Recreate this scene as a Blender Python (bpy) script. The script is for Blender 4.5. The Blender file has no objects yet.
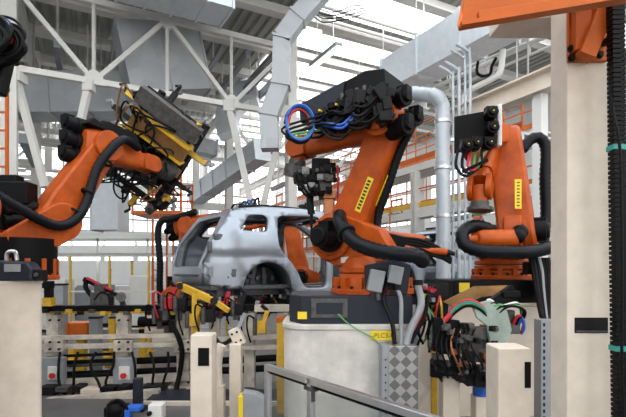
import bpy, bmesh, math, random
from mathutils import Vector, Matrix
V = Vector
PI = math.pi
random.seed(7)
SC = bpy.context.scene
COL = SC.collection

# ---------------------------------------------------------------- camera, world, light, exposure
F_PX, HORIZON, EYE = 450.0, 268.0, 1.7
cam_d = bpy.data.cameras.new('camera')
cam = bpy.data.objects.new('camera', cam_d)
COL.objects.link(cam)
cam_d.sensor_width = 36.0
cam_d.lens = 36.0 * F_PX / 626.0
cam_d.shift_y = (HORIZON - 208.5) / 626.0
cam.location = (0, 0, EYE)
cam.rotation_euler = (PI / 2, 0, 0)
cam_d.clip_start = .05
cam_d.clip_end = 200
SC.camera = cam

world = bpy.data.worlds.new('world')
SC.world = world
world.use_nodes = True
world.node_tree.nodes['Background'].inputs[0].default_value = (.93, .96, 1, 1)
world.node_tree.nodes['Background'].inputs[1].default_value = 1.0
SC.view_settings.view_transform = 'Standard'
SC.view_settings.look = 'None'
SC.view_settings.gamma = 1
SC.view_settings.use_curve_mapping = False
SC.view_settings.exposure = 0.16
SKYLIGHT, CLERESTORY, TUBE_LIGHT, FRONT_FILL = 3.2, 1.4, 2.2, 2.4
SC.cycles.max_bounces = 6
SC.cycles.diffuse_bounces = 4

TH = math.radians(27)                       # the hall is turned against the camera
U = V((math.cos(TH), math.sin(TH), 0))
W = V((-math.sin(TH), math.cos(TH), 0))


def H(u, w, z):
    return U * u + W * w + V((0, 0, z))


def hall(x, y):
    return x * U.x + y * U.y, x * W.x + y * W.y


def P(px, py, d):
    return V(((px - 313) / F_PX * d, d, EYE - (py - HORIZON) / F_PX * d))


# ---------------------------------------------------------------- materials
def mat(name, col, rough=.5, metal=0.0, noise=0.0, nscale=6.0, bump=0.0, emit=0.0, col2=None, spec=None, coat=0):
    m = bpy.data.materials.new(name)
    m.use_nodes = True
    nt = m.node_tree
    b = nt.nodes['Principled BSDF']
    b.inputs['Base Color'].default_value = (*col, 1)
    b.inputs['Roughness'].default_value = rough
    b.inputs['Metallic'].default_value = metal
    if spec is not None:
        b.inputs['Specular IOR Level'].default_value = spec
    if coat:
        b.inputs['Coat Weight'].default_value = coat
        b.inputs['Coat Roughness'].default_value = .15
    if emit:
        b.inputs['Emission Color'].default_value = (*col, 1)
        b.inputs['Emission Strength'].default_value = emit
    if noise or bump:
        tc = nt.nodes.new('ShaderNodeTexCoord')
        n = nt.nodes.new('ShaderNodeTexNoise')
        n.inputs['Scale'].default_value = nscale
        n.inputs['Detail'].default_value = 6
        n.inputs['Roughness'].default_value = .65
        nt.links.new(tc.outputs['Object'], n.inputs['Vector'])
        if noise:
            r = nt.nodes.new('ShaderNodeValToRGB')
            r.color_ramp.elements[0].position = .35
            r.color_ramp.elements[1].position = .62
            c2 = col2 or tuple(c * (1 - noise) for c in col)
            r.color_ramp.elements[0].color = (*c2, 1)
            r.color_ramp.elements[1].color = (*col, 1)
            nt.links.new(n.outputs['Fac'], r.inputs['Fac'])
            nt.links.new(r.outputs['Color'], b.inputs['Base Color'])
        if bump:
            bp = nt.nodes.new('ShaderNodeBump')
            bp.inputs['Strength'].default_value = bump
            bp.inputs['Distance'].default_value = .02
            nt.links.new(n.outputs['Fac'], bp.inputs['Height'])
            nt.links.new(bp.outputs['Normal'], b.inputs['Normal'])
    return m


def galvanized(name, a, c, scale=9, metal=.75, rough=.38):
    m = mat(name, a, rough, metal)
    nt = m.node_tree
    b = nt.nodes['Principled BSDF']
    tc = nt.nodes.new('ShaderNodeTexCoord')
    v = nt.nodes.new('ShaderNodeTexVoronoi')
    v.inputs['Scale'].default_value = scale
    r = nt.nodes.new('ShaderNodeValToRGB')
    r.color_ramp.elements[0].color = (*a, 1)
    r.color_ramp.elements[1].color = (*c, 1)
    nt.links.new(tc.outputs['Object'], v.inputs['Vector'])
    nt.links.new(v.outputs['Color'], r.inputs['Fac'])
    nt.links.new(r.outputs['Color'], b.inputs['Base Color'])
    return m


def diamond(name):
    m = mat(name, (.42, .43, .45), .32, .8)
    nt = m.node_tree
    b = nt.nodes['Principled BSDF']
    tc = nt.nodes.new('ShaderNodeTexCoord')
    mp = nt.nodes.new('ShaderNodeMapping')
    mp.inputs['Rotation'].default_value = (0, PI / 4, 0)
    mp.inputs['Scale'].default_value = (13.5, 0.001, 13.5)
    ck = nt.nodes.new('ShaderNodeTexChecker')
    ck.inputs['Scale'].default_value = 1
    ck.inputs[1].default_value = (.50, .49, .48, 1)
    ck.inputs[2].default_value = (.22, .22, .225, 1)
    nt.links.new(tc.outputs['Object'], mp.inputs['Vector'])
    nt.links.new(mp.outputs['Vector'], ck.inputs['Vector'])
    nt.links.new(ck.outputs['Color'], b.inputs['Base Color'])
    bp = nt.nodes.new('ShaderNodeBump')
    bp.inputs['Strength'].default_value = .4
    bp.inputs['Distance'].default_value = .004
    nt.links.new(ck.outputs['Fac'], bp.inputs['Height'])
    nt.links.new(bp.outputs['Normal'], b.inputs['Normal'])
    return m


def glass(name, tint=(.9, .95, .95), fac=.12):
    m = bpy.data.materials.new(name)
    m.use_nodes = True
    nt = m.node_tree
    nt.nodes.remove(nt.nodes['Principled BSDF'])
    out = nt.nodes['Material Output']
    t = nt.nodes.new('ShaderNodeBsdfTransparent')
    t.inputs[0].default_value = (*tint, 1)
    g = nt.nodes.new('ShaderNodeBsdfGlossy')
    g.inputs['Roughness'].default_value = .05
    x = nt.nodes.new('ShaderNodeMixShader')
    x.inputs[0].default_value = fac
    nt.links.new(t.outputs[0], x.inputs[1])
    nt.links.new(g.outputs[0], x.inputs[2])
    nt.links.new(x.outputs[0], out.inputs[0])
    return m


M = dict(
    orange=mat('orange_enamel', (.52, .092, .007), .38, 0, .25, 5, col2=(.36, .056, .005), spec=.3),
    orange2=mat('orange_paint', (.56, .115, .010), .45, 0, .15, 4, spec=.3),
    cream=mat('cream_paint', (.75, .66, .56), .5, 0, .10, 3.5, col2=(.64, .56, .47)),
    cream_worn=mat('worn_cream_paint', (.72, .69, .64), .55, 0, .25, 3.0, col2=(.50, .48, .45)),
    white=mat('white_paint', (.74, .74, .72), .5, 0, .06, 3),
    steelwhite=mat('white_structural_paint', (.66, .65, .62), .55, 0, .08, 2),
    black=mat('black_plastic', (.004, .004, .005), .5, spec=.14),
    rubber=mat('black_rubber', (.005, .006, .009), .38, spec=.18),
    dark=mat('dark_steel', (.013, .013, .015), .5, .1, .4, 14, spec=.2),
    mid=mat('grey_machined_steel', (.12, .118, .115), .45, .4, .45, 16, spec=.3),
    bluegrey=mat('blue_grey_enamel', (.020, .023, .036), .42, spec=.25),
    grey=mat('light_grey_enamel', (.30, .32, .34), .5, 0, .15, 5),
    alu=mat('brushed_aluminium', (.62, .62, .64), .28, .9),
    duct=galvanized('galvanized_sheet', (.58, .63, .67), (.66, .71, .75), metal=.25),
    duct2=galvanized('dull_galvanized_sheet', (.36, .38, .40), (.44, .46, .48), 3, .2, .55),
    pipe=galvanized('galvanized_pipe_sheet', (.36, .40, .44), (.48, .52, .56), 4, .3, .42),
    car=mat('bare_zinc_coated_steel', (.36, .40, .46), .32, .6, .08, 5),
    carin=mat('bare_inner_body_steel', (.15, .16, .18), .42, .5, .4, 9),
    yellow=mat('yellow_paint', (.72, .43, .03), .45, 0, .25, 10),
    label=mat('yellow_sticker', (.85, .62, .02), .5),
    red=mat('red_plastic', (.55, .02, .03), .4),
    blue=mat('blue_plastic', (.02, .12, .55), .4),
    teal=mat('teal_hose', (.02, .28, .24), .4),
    green=mat('green_hose', (.10, .35, .10), .4),
    palegreen=mat('pale_green_enamel', (.34, .42, .37), .5, 0, .25, 8),
    beam=mat('worn_frame_paint', (.62, .56, .48), .55, 0, .45, 5, col2=(.34, .31, .27)),
    floor=mat('sealed_concrete', (.13, .13, .135), .35, 0, .35, 1.2, bump=.02),
    wall=mat('white_wall_panel', (.80, .81, .80), .6, 0, .05, .7),
    deck=mat('profiled_roof_deck', (.36, .36, .33), .55, .1, .12, 1.0),
    skylight=mat('skylight_daylight', (.94, .97, 1.0), .5, emit=SKYLIGHT),
    clerestory=mat('clerestory_daylight', (.95, .98, 1.0), .5, emit=CLERESTORY),
    front_fill=mat('front_fill_glow', (1.0, .97, .92), .5, emit=FRONT_FILL),
    tube=mat('fluorescent_tube', (.95, 1.0, .97), .5, emit=TUBE_LIGHT),
    diamond=diamond('chequer_plate'),
    glass=glass('clear_guard_glass', (.86, .88, .88), .16),
    text=mat('black_print', (.02, .02, .02), .6),
    copper=mat('copper', (.40, .17, .08), .4, .7),
    plate=mat('brown_anodized_plate', (.35, .19, .07), .4, .5, .3, 8),
)


# ---------------------------------------------------------------- mesh builder
def frame(d):
    d = d.normalized()
    up = V((0, 0, 1)) if abs(d.z) < .95 else V((0, 1, 0))
    s = d.cross(up).normalized()
    return s, s.cross(d).normalized()


def catmull(pts, n):
    if n <= 1 or len(pts) < 3:
        return pts
    q = [pts[0] * 2 - pts[1]] + pts + [pts[-1] * 2 - pts[-2]]
    out = []
    for i in range(1, len(q) - 2):
        a, b, c, d = q[i - 1:i + 3]
        for k in range(n):
            t = k / n
            out.append(.5 * (2 * b + (c - a) * t + (2 * a - 5 * b + 4 * c - d) * t * t + (3 * b - a - 3 * c + d) * t ** 3))
    return out + [pts[-1]]


ROOT = {}       # object name -> world matrix


class MB:
    def __init__(self):
        self.v, self.f = [], []

    def add(self, vs, fs):
        n = len(self.v)
        self.v += [V(p) for p in vs]
        self.f += [[i + n for i in f] for f in fs]
        return self

    def box(self, c, s, R=None):
        c, h = V(c), V(s) / 2
        vs = []
        for k in range(8):
            p = V(((h.x if k & 1 else -h.x), (h.y if k & 2 else -h.y), (h.z if k & 4 else -h.z)))
            vs.append(c + (R @ p if R else p))
        return self.add(vs, [(0, 2, 3, 1), (4, 5, 7, 6), (0, 1, 5, 4), (2, 6, 7, 3), (0, 4, 6, 2), (1, 3, 7, 5)])

    def box2(self, a, b):
        a, b = V(a), V(b)
        return self.box((a + b) / 2, [abs(x) for x in (b - a)])

    def bar(self, p, q, w, h=None, side=None):
        p, q = V(p), V(q)
        h = h or w
        s, u = frame(q - p)
        if side is not None:
            s = V(side).normalized()
            u = s.cross((q - p).normalized()).normalized()
        s, u = s * w / 2, u * h / 2
        vs = [p - s - u, p + s - u, p + s + u, p - s + u, q - s - u, q + s - u, q + s + u, q - s + u]
        return self.add(vs, [(3, 2, 1, 0), (4, 5, 6, 7), (0, 1, 5, 4), (1, 2, 6, 5), (2, 3, 7, 6), (3, 0, 4, 7)])

    def ring_loft(self, rings, cap=True, closed=True):
        n = len(rings[0])
        vs = [p for r in rings for p in r]
        fs = []
        for i in range(len(rings) - 1):
            for j in range(n if closed else n - 1):
                a, b = i * n + j, i * n + (j + 1) % n
                fs.append((a, b, b + n, a + n))
        if cap:
            fs.append(tuple(range(n - 1, -1, -1)))
            fs.append(tuple((len(rings) - 1) * n + j for j in range(n)))
        return self.add(vs, fs)

    def tube(self, pts, r, seg=8, n=4):
        pts = catmull([V(p) for p in pts], n)
        rr = r if callable(r) else (lambda t: r)
        s, u = frame(pts[1] - pts[0])
        rings = []
        for i, p in enumerate(pts):
            d = (pts[min(i + 1, len(pts) - 1)] - pts[max(i - 1, 0)]).normalized()
            s = (s - d * s.dot(d))
            s = s.normalized() if s.length > 1e-6 else frame(d)[0]
            u = s.cross(d)
            q = rr(i / (len(pts) - 1))
            rings.append([p + (s * math.cos(a) + u * math.sin(a)) * q for a in [2 * PI * k / seg for k in range(seg)]])
        return self.ring_loft(rings)

    def corrugated(self, pts, r, seg=10, step=.02):
        pts = catmull([V(p) for p in pts], 8)
        L = sum((b - a).length for a, b in zip(pts, pts[1:]))
        k = max(4, int(L / step))
        # resample evenly
        out, acc, want = [pts[0]], 0, L / k
        for a, b in zip(pts, pts[1:]):
            l = (b - a).length
            while l > 0 and acc + l >= want - 1e-9:
                a = a + (b - a) * ((want - acc) / l)
                out.append(a.copy())
                l, acc = (b - a).length, 0
            acc += l
        m = len(out) - 1
        return self.tube(out, lambda t: r * (1 if round(t * m) % 2 else .88), seg, 1)

    def cyl(self, p, q, r, r2=None, seg=16):
        p, q = V(p), V(q)
        s, u = frame(q - p)
        r2 = r if r2 is None else r2
        A = [2 * PI * k / seg for k in range(seg)]
        return self.ring_loft([[p + (s * math.cos(a) + u * math.sin(a)) * r for a in A], [q + (s * math.cos(a) + u * math.sin(a)) * r2 for a in A]])

    def lathe(self, prof, o, d=(0, 0, 1), seg=24):
        o, d = V(o), V(d).normalized()
        s, u = frame(d)
        A = [2 * PI * k / seg for k in range(seg)]
        return self.ring_loft([[o + d * z + (s * math.cos(a) + u * math.sin(a)) * r for a in A] for r, z in prof])

    def prism(self, poly, o, ex, ey, dep):
        o, ex, ey, dep = V(o), V(ex), V(ey), V(dep)
        a = [o + ex * x + ey * y for x, y in poly]
        return self.ring_loft([a, [p + dep for p in a]])

    def ball(self, c, r, seg=12, sz=(1, 1, 1)):
        c = V(c)
        rings = []
        for i in range(1, seg // 2):
            t = PI * i / (seg // 2)
            rings.append([c + V((math.sin(t) * math.cos(a) * sz[0], math.sin(t) * math.sin(a) * sz[1], math.cos(t) * sz[2])) * r
                          for a in [2 * PI * k / seg for k in range(seg)]])
        return self.ring_loft(rings)

    def torus(self, c, R, r, d=(0, 0, 1), seg=24, s2=8):
        c = V(c)
        s, u = frame(V(d))
        d = V(d).normalized()
        rings = []
        for k in range(seg + 1):
            a = 2 * PI * k / seg
            e = s * math.cos(a) + u * math.sin(a)
            rings.append([c + e * (R + r * math.cos(b)) + d * r * math.sin(b) for b in [2 * PI * j / s2 for j in range(s2)]])
        return self.ring_loft(rings, cap=False)

    def surf(self, fn, nu, nv):
        vs = [fn(i / nu, j / nv) for i in range(nu + 1) for j in range(nv + 1)]
        fs = [(i * (nv + 1) + j, (i + 1) * (nv + 1) + j, (i + 1) * (nv + 1) + j + 1, i * (nv + 1) + j + 1) for i in range(nu) for j in range(nv)]
        return self.add(vs, fs)

    def text(self, s, o, ex, ey, size):
        vs, fs, w = glyphs(s)
        o, ex, ey = V(o), V(ex).normalized(), V(ey).normalized()
        return self.add([o + ex * ((p.x - w / 2) * size) + ey * ((p.y - .35) * size) for p in vs], fs)

    def build(self, name, m, parent=None, bevel=0, smooth=38, local=False, solid=0, loc=None):
        Mx = ROOT[parent.name] if parent else Matrix()
        vs = self.v
        if parent and not local:
            inv = Mx.inverted()
            vs = [inv @ p for p in vs]
        o0 = V((0, 0, 0))
        if not parent:
            xs = [p.x for p in vs]; ys = [p.y for p in vs]; zs = [p.z for p in vs]
            o0 = V(loc) if loc is not None else V(((min(xs) + max(xs)) / 2, (min(ys) + max(ys)) / 2, min(zs)))
            vs = [p - o0 for p in vs]
        me = bpy.data.meshes.new(name)
        me.from_pydata([tuple(p) for p in vs], [], self.f)
        bm = bmesh.new()
        bm.from_mesh(me)
        bmesh.ops.recalc_face_normals(bm, faces=bm.faces)
        bm.to_mesh(me)
        bm.free()
        me.materials.append(M[m] if isinstance(m, str) else m)
        o = bpy.data.objects.new(name, me)
        COL.objects.link(o)
        if parent:
            o.parent = parent
            ROOT[o.name] = Mx
        else:
            o.location = o0
            ROOT[o.name] = Matrix.Translation(o0)
        if smooth:
            me.shade_smooth()
            me.set_sharp_from_angle(angle=math.radians(smooth))
        if solid:
            md = o.modifiers.new('solid', 'SOLIDIFY'); md.thickness = solid; md.offset = 0
        if bevel:
            md = o.modifiers.new('bevel', 'BEVEL'); md.width = bevel; md.segments = 2
            md.limit_method = 'ANGLE'; md.angle_limit = math.radians(40)
            md.harden_normals = True
        return o


_gl = {}


def glyphs(s):
    if s not in _gl:
        c = bpy.data.curves.new('lettering', 'FONT')
        c.body = s
        c.size = 1.0
        t = bpy.data.objects.new('lettering', c)
        COL.objects.link(t)
        bpy.context.view_layer.update()
        me = bpy.data.meshes.new_from_object(t.evaluated_get(bpy.context.evaluated_depsgraph_get()))
        vs = [v.co.copy() for v in me.vertices]
        fs = [list(p.vertices) for p in me.polygons]
        bpy.data.objects.remove(t)
        bpy.data.curves.remove(c)
        bpy.data.meshes.remove(me)
        _gl[s] = (vs, fs, max(v.x for v in vs))
    return _gl[s]


def thing(name, label, cat, loc, yaw=0.0, group=None):
    o = bpy.data.objects.new(name, None)
    COL.objects.link(o)
    o.location = loc
    o.rotation_euler = (0, 0, yaw)
    o.empty_display_size = .1
    o['label'], o['category'] = label, cat
    o['kind'] = 'thing'
    if group:
        o['group'] = group
    ROOT[o.name] = Matrix.Translation(V(loc)) @ Matrix.Rotation(yaw, 4, 'Z')
    return o


def tag(o, label, cat, group=None, kind='thing'):
    o['label'], o['category'] = label, cat
    o['kind'] = kind
    if group:
        o['group'] = group
    return o


def struct(o, label=None, cat=None):
    o['kind'] = 'structure'
    if label:
        o['label'] = label
    if cat:
        o['category'] = cat
    return o


def dup(root, loc, label, yaw=None):
    r = root.copy()
    COL.objects.link(r)
    r.location = loc
    if yaw is not None:
        r.rotation_euler = (0, 0, yaw)
    r['label'] = label
    for ch in list(root.children):
        c = ch.copy(); COL.objects.link(c); c.parent = r
        for g in ch.children:
            d = g.copy(); COL.objects.link(d); d.parent = c
    return r
# ================================================================ the hall
U0, U1, W0, W1, ZC = -15.0, 17.0, -9.0, 27.0, 9.0
fl = MB().add([H(U0, W0, 0), H(U1, W0, 0), H(U1, W1, 0), H(U0, W1, 0), H(U0, W0, -.2), H(U1, W0, -.2), H(U1, W1, -.2), H(U0, W1, -.2)],
              [(0, 1, 2, 3), (4, 7, 6, 5), (0, 4, 5, 1), (1, 5, 6, 2), (2, 6, 7, 3), (3, 7, 4, 0)])
struct(fl.build('floor', 'floor'))


def slab(u0, u1, w0, w1, z0, z1):
    q = [(u0, w0), (u1, w0), (u1, w1), (u0, w1)]
    return MB().ring_loft([[H(u, w, z0) for u, w in q], [H(u, w, z1) for u, w in q]])


struct(slab(U0, U1, W1, W1 + .25, 0, ZC + .3).build('wall_back', 'wall'))
struct(slab(U1, U1 + .25, W0, W1, 0, ZC + .3).build('wall_right', 'wall'))
struct(slab(U0 - .25, U0, W0, W1, 0, ZC + .3).build('wall_left', 'wall'))
struct(slab(U0, U1, W0 - .25, W0, 0, ZC + .3).build('wall_front', 'wall'))

# profiled roof deck, ribs along w
prof = []
u = U0
while u < U1:
    prof += [(u, 0), (u + .10, 0), (u + .14, .07), (u + .24, .07)]
    u += .28
cm = MB()
n = len(prof)
cm.add([H(a, W0, ZC + z) for a, z in prof] + [H(a, W1, ZC + z) for a, z in prof], [(i, i + 1, n + i + 1, n + i) for i in range(n - 1)])
struct(cm.build('ceiling', 'deck', smooth=0, solid=.03))

# skylight strips in the roof (glazed, daylight behind)
sky = []
w = -7.0
while w < 26:
    sky.append((-2.2 if 9 < w < 14 else U0 + 1, U1 - 1, w, w + (1.15 if w < 8 else 1.4)))
    w += 2.1
k = 0
for a, b, c, d in sky:
    if 8 < c < 20.5:
        a = 5.6
    k += 1
    b = 10.5 if 8 < c < 20.5 else b
    o = struct(slab(a, b, c, d, ZC - .06, ZC - .02).build('window_%d' % k, 'skylight', smooth=0))

# clerestory glazing on the back wall and right wall, each bay with mullions
for i in range(6):
    k += 1
    a = U0 + 2 + i * 4.9
    o = struct(slab(a, a + 4.5, W1 - .06, W1 - .02, 3.7, 8.3).build('window_%d' % k, 'clerestory', smooth=0))
    fr = MB()
    for j in range(7):
        fr.bar(H(a + j * .75, W1 - .1, 3.7), H(a + j * .75, W1 - .1, 8.3), .07)
    for z in (3.7, 5.2, 6.8, 8.3):
        fr.bar(H(a, W1 - .1, z), H(a + 4.5, W1 - .1, z), .08)
    fr.build('window_frame', 'steelwhite', o)
for i in range(2):
    k += 1
    a = 14 + i * 6
    o = struct(slab(U1 - .06, U1 - .02, a, a + 5, 4.2, 8).build('window_%d' % k, 'clerestory', smooth=0))
    fr = MB()
    for j in range(6):
        fr.bar(H(U1 - .1, a + j, 4.2), H(U1 - .1, a + j, 8), .07)
    for z in (4.2, 6.1, 8):
        fr.bar(H(U1 - .1, a, z), H(U1 - .1, a + 5, z), .08)
    fr.build('window_frame', 'steelwhite', o)
# glowing panels added unseen behind the camera to brighten camera-facing sides
for i in range(3):
    k += 1
    a = -9 + i * 8
    struct(slab(a, a + 6.5, W0 + .02, W0 + .06, 2.2, 7.8).build('window_%d' % k, 'front_fill', smooth=0))

# purlins along u
pw = 3.0
i = 0
while pw < 26:
    mb = MB()
    for dz, t in ((0, .16), (.22, .03), (-.0, .03)):
        pass
    mb.bar(H(U0, pw, ZC - .22), H(U1, pw, ZC - .22), .05, .26)
    mb.bar(H(U0, pw, ZC - .36), H(U1, pw, ZC - .36), .30, .05)
    i += 1
    struct(mb.build('trim_%d' % i, 'steelwhite', smooth=0))
    pw += 2.1


# ---------------------------------------------------------------- columns
def column(u, w, s, label, h=ZC - .1, m='steelwhite', name='steel_column', z0=0):
    t = thing(name, label, 'column', H(u, w, 0))
    q = H(u, w, 0)
    mb = MB()
    f = s * .5
    for sg in (-1, 1):
        mb.bar(q + W * sg * (f - .012) + V((0, 0, z0)), q + W * sg * (f - .012) + V((0, 0, h)), s, .024, side=U)
    mb.bar(q + V((0, 0, z0)), q + V((0, 0, h)), .02, s - .05, side=U)
    mb.build('shaft', m, t, smooth=0)
    b = MB().bar(q - U * s * .8 + V((0, 0, .02)), q + U * s * .8 + V((0, 0, .02)), s * 1.5, .04)
    b.build('base_plate', m, t, smooth=0)
    return t


def boxcolumn(u, w, s, label, h=ZC - .1, m='steelwhite'):
    t = thing('steel_column', label, 'column', H(u, w, 0))
    q = H(u, w, 0)
    MB().bar(q, q + V((0, 0, h)), s, s, side=U).build('shaft', m, t, bevel=.015, smooth=0)
    MB().bar(q - U * s * .8 + V((0, 0, .02)), q + U * s * .8 + V((0, 0, .02)), s * 1.5, .04).build('base_plate', m, t, smooth=0)
    return t


boxcolumn(-1.42, 11.55, .30, 'white box column behind the orange ladder at the far left')
boxcolumn(5.19, 11.55, .27, 'tall white column behind the square duct drop beside the silver car roof')
cols = [(-8, 17.6), (-1.42, 17.6), (5.19, 17.6), (11.8, 17.6), (-8, 23.5), (-1.42, 23.5), (5.19, 23.5), (11.8, 23.5)]
names = ['slim far column beyond the left robot forearm', 'far white column between the orange scaffold and the left robot',
         'far white column behind the middle robot upper arm', 'far white column behind the galvanized pipe drop',
         'most distant column at the left end of the back wall', 'most distant column behind the orange scaffold',
         'most distant column above the silver car roof', 'most distant column behind the mezzanine railings']
for (u, w), nme in zip(cols, names):
    column(u, w, .28, nme)


# ---------------------------------------------------------------- trusses along u
def truss(w, u0, n, label, z=6.0, ht=1.85, s=.125, bay=1.63):
    t = thing('roof_truss', label, 'truss', H(u0, w, z))
    bot = [H(u0 + bay * i, w, z) for i in range(n + 1)]
    top = [H(u0 + bay * i, w, z + ht) for i in range(n + 1)]
    MB().bar(bot[0], bot[-1], s, s * 1.05).build('bottom_chord', 'steelwhite', t, smooth=0)
    MB().bar(top[0], top[-1], s, s * 1.1).build('top_chord', 'steelwhite', t, smooth=0)
    for i in range(n + 1):
        MB().bar(bot[i], top[i], s * .55).build('vertical_post', 'steelwhite', t, smooth=0)
        if i < n:
            a, b = (top[i], bot[i + 1]) if i % 2 == 0 else (bot[i], top[i + 1])
            MB().bar(a, b, s * .8).build('diagonal_brace', 'steelwhite', t, smooth=0)
    for i in range(n + 1):
        p = bot[i] if i % 2 else top[i]
        sg = 1 if i % 2 else -1
        MB().prism([(-.25, -.08 * sg), (.25, -.08 * sg), (.18, .12 * sg), (.07, .24 * sg), (-.07, .24 * sg), (-.18, .12 * sg)], p - W * .07, U, V((0, 0, 1)), W * .14).build('gusset_plate', 'steelwhite', t, smooth=0)
    # hangers up to the roof purlins
    for i in (0, n // 2, n):
        MB().bar(top[i], top[i] + V((0, 0, ZC - z - ht - .10)), s * .8).build('roof_hanger', 'steelwhite', t, smooth=0)
    return t


truss(11.55, -1.42, 4, 'white roof truss crossing the upper left above the left robot')
truss(17.6, -8.0, 8, 'second white roof truss farther back over the left bay')
truss(17.6, 5.1, 4, 'second white roof truss farther back, right of the white column')
truss(23.5, -8.0, 8, 'most distant white roof truss seen over the silver car')
# cross trusses along w between truss lines
def wbeam(u, w0, w1, z, s, label, name='roof_girder'):
    t = thing(name, label, 'girder', H(u, w0, z))
    for sg in (-1, 1):
        MB().bar(H(u, w0, z + sg * s * .5), H(u, w1, z + sg * s * .5), s * .7, s * .12).build('flange', 'steelwhite', t, smooth=0)
    MB().bar(H(u, w0, z), H(u, w1, z), s * .1, s).build('web', 'steelwhite', t, smooth=0)
    return t


wbeam(-1.42, 11.6, 26.9, 8.12, .3, 'white roof girder running back from the left column')
wbeam(1.9, 11.6, 26.9, 8.12, .3, 'white roof girder running back from the middle of the near truss')
wbeam(5.19, 11.6, 26.9, 8.12, .3, 'white roof girder running back from the tall white column')

# knee braces under the near truss
b = thing('knee_brace', 'white diagonal brace dropping from the near truss beside the left robot', 'brace', P(17, 92, 9.6))
MB().bar(P(16, 78, 9.75), P(45, 187, 9.75), .13).build('strut', 'steelwhite', b, smooth=0)
MB().bar(P(10, 78, 9.75), P(24, 78, 9.75), .3, .2).build('end_plate', 'steelwhite', b, smooth=0)
b = thing('knee_brace', 'short white brace under the truss node above the left robot', 'brace', P(88, 88, 10.35))
MB().bar(P(89, 84, 10.35), P(74, 152, 10.35), .14).build('strut', 'steelwhite', b, smooth=0)
MB().bar(P(84, 86, 10.35), P(94, 86, 10.35), .2, .25).build('end_plate', 'steelwhite', b, smooth=0)
b = thing('knee_brace', 'long white brace falling from the truss toward the silver car roof', 'brace', P(229, 105, 11.8))
MB().bar(P(229, 106, 11.8), P(252, 208, 11.8), .16).build('strut', 'steelwhite', b, smooth=0)
MB().bar(P(224, 106, 11.8), P(235, 106, 11.8), .2, .3).build('end_plate', 'steelwhite', b, smooth=0)
b = thing('knee_brace', 'white brace leaning against the tall column behind the middle robot', 'brace', P(284, 120, 12.3))
MB().bar(P(286, 112, 12.3), P(263, 205, 12.3), .15).build('strut', 'steelwhite', b, smooth=0)
MB().bar(P(281, 112, 12.3), P(291, 112, 12.3), .2, .3).build('end_plate', 'steelwhite', b, smooth=0)
# ================================================================ ducts, pipes, lamps under the roof
def duct(p, q, w, h, label, seams=5, m='duct', name='air_duct', flanges=True):
    """rectangular sheet duct from p to q (centre line), level across"""
    p, q = V(p), V(q)
    t = thing(name, label, 'duct', (p + q) / 2)
    MB().bar(p, q, w, h).build('duct_body', m, t, smooth=0)
    if flanges:
        for i in range(seams + 1):
            c = p + (q - p) * (i / seams)
            d = (q - p).normalized() * .025
            MB().bar(c - d, c + d, w + .07, h + .07).build('flange', m, t, smooth=0)
    for f in (.15, .85):
        c = p + (q - p) * f + V((0, 0, h / 2))
        if c.z < ZC - .2:
            MB().bar(c, V((c.x, c.y, ZC - .09)), .025).build('hanger_rod', 'alu', t, smooth=0)
    return t


# big duct coming toward the camera at the upper right
A, B = P(404, 80, 10.8), P(500, 27, 8.4)
dv = (B - A).normalized()
A2, B2 = A - dv * .9, A + dv * 7.0
off = U * .36 + V((0, 0, .42))
duct(A2 + off, B2 + off, .72, .84, 'large galvanized duct running toward the orange bracket at upper right', 6)
# hanger rods of that duct
for i, nm in ((1, 'near the galvanized pipe'), (3, 'near the orange bracket')):
    t = thing('duct_hanger', 'thin threaded rod hanger of the large duct ' + nm, 'hanger', A2 + dv * (i * 1.3) + V((0, 0, .84)))
    q = A2 + dv * (i * 1.3)
    MB().cyl(q + U * .02 + V((0, 0, .84)), V((q.x, q.y, ZC - .09)) + U * .02, .012, seg=6).build('rod', 'alu', t)
    MB().bar(q - U * .05 + V((0, 0, -.02)), q + U * .78 + V((0, 0, -.02)), .05, .04).build('strap', 'alu', t)

# upper-left ducts
duct(P(118, -24, 9.4), P(226, 6, 10.6), .95, .55, 'broad bright galvanized duct at the top edge above the gripper', 4)
duct(P(122, 62, 11.6), P(200, 62, 12.6), .9, 1.75, 'tall grey duct section hanging behind the gripper', 2, 'duct2')
duct(P(16, 97, 12.4), P(128, 97, 12.9), .9, 1.12, 'long dull grey duct behind the left robot elbow', 3, 'duct2')
duct(P(97, 208, 13.0), P(123, 208, 13.0), .7, 1.30, 'boxy grey air outlet hanging behind the left robot forearm', 1)
duct(P(150, 136, 15), P(214, 150, 16.2), .6, .5, 'small galvanized duct far behind the gripper', 3, 'duct2')
duct(P(196, 196, 18), P(262, 150, 14.5), .55, .65, 'stepped galvanized duct above the silver car roof', 5)


def profile_duct(pts, w, dep, label, m='duct2'):
    """square duct following a bent path in the image-parallel plane"""
    t = thing('duct_drop', label, 'duct', pts[-1])
    pts = [V(p) for p in pts]
    for i in range(len(pts) - 1):
        MB().bar(pts[i], pts[i + 1], dep, w, side=(0, 1, 0)).build('duct_section', m, t, smooth=0)
        if i:
            d = (pts[i + 1] - pts[i - 1]).normalized() * .03
            MB().bar(pts[i] - d, pts[i] + d, dep + .06, w + .05, side=(0, 1, 0)).build('flange', m, t, smooth=0)
    return t


profile_duct([P(334, -22, 11.0), P(298, 18, 11.0), P(282, 40, 11.0), P(281, 86, 11.0), P(269, 116, 11.0), P(270, 150, 11.0)], .42, .4,
             'bent grey square duct drop left of the tall white column')
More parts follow.
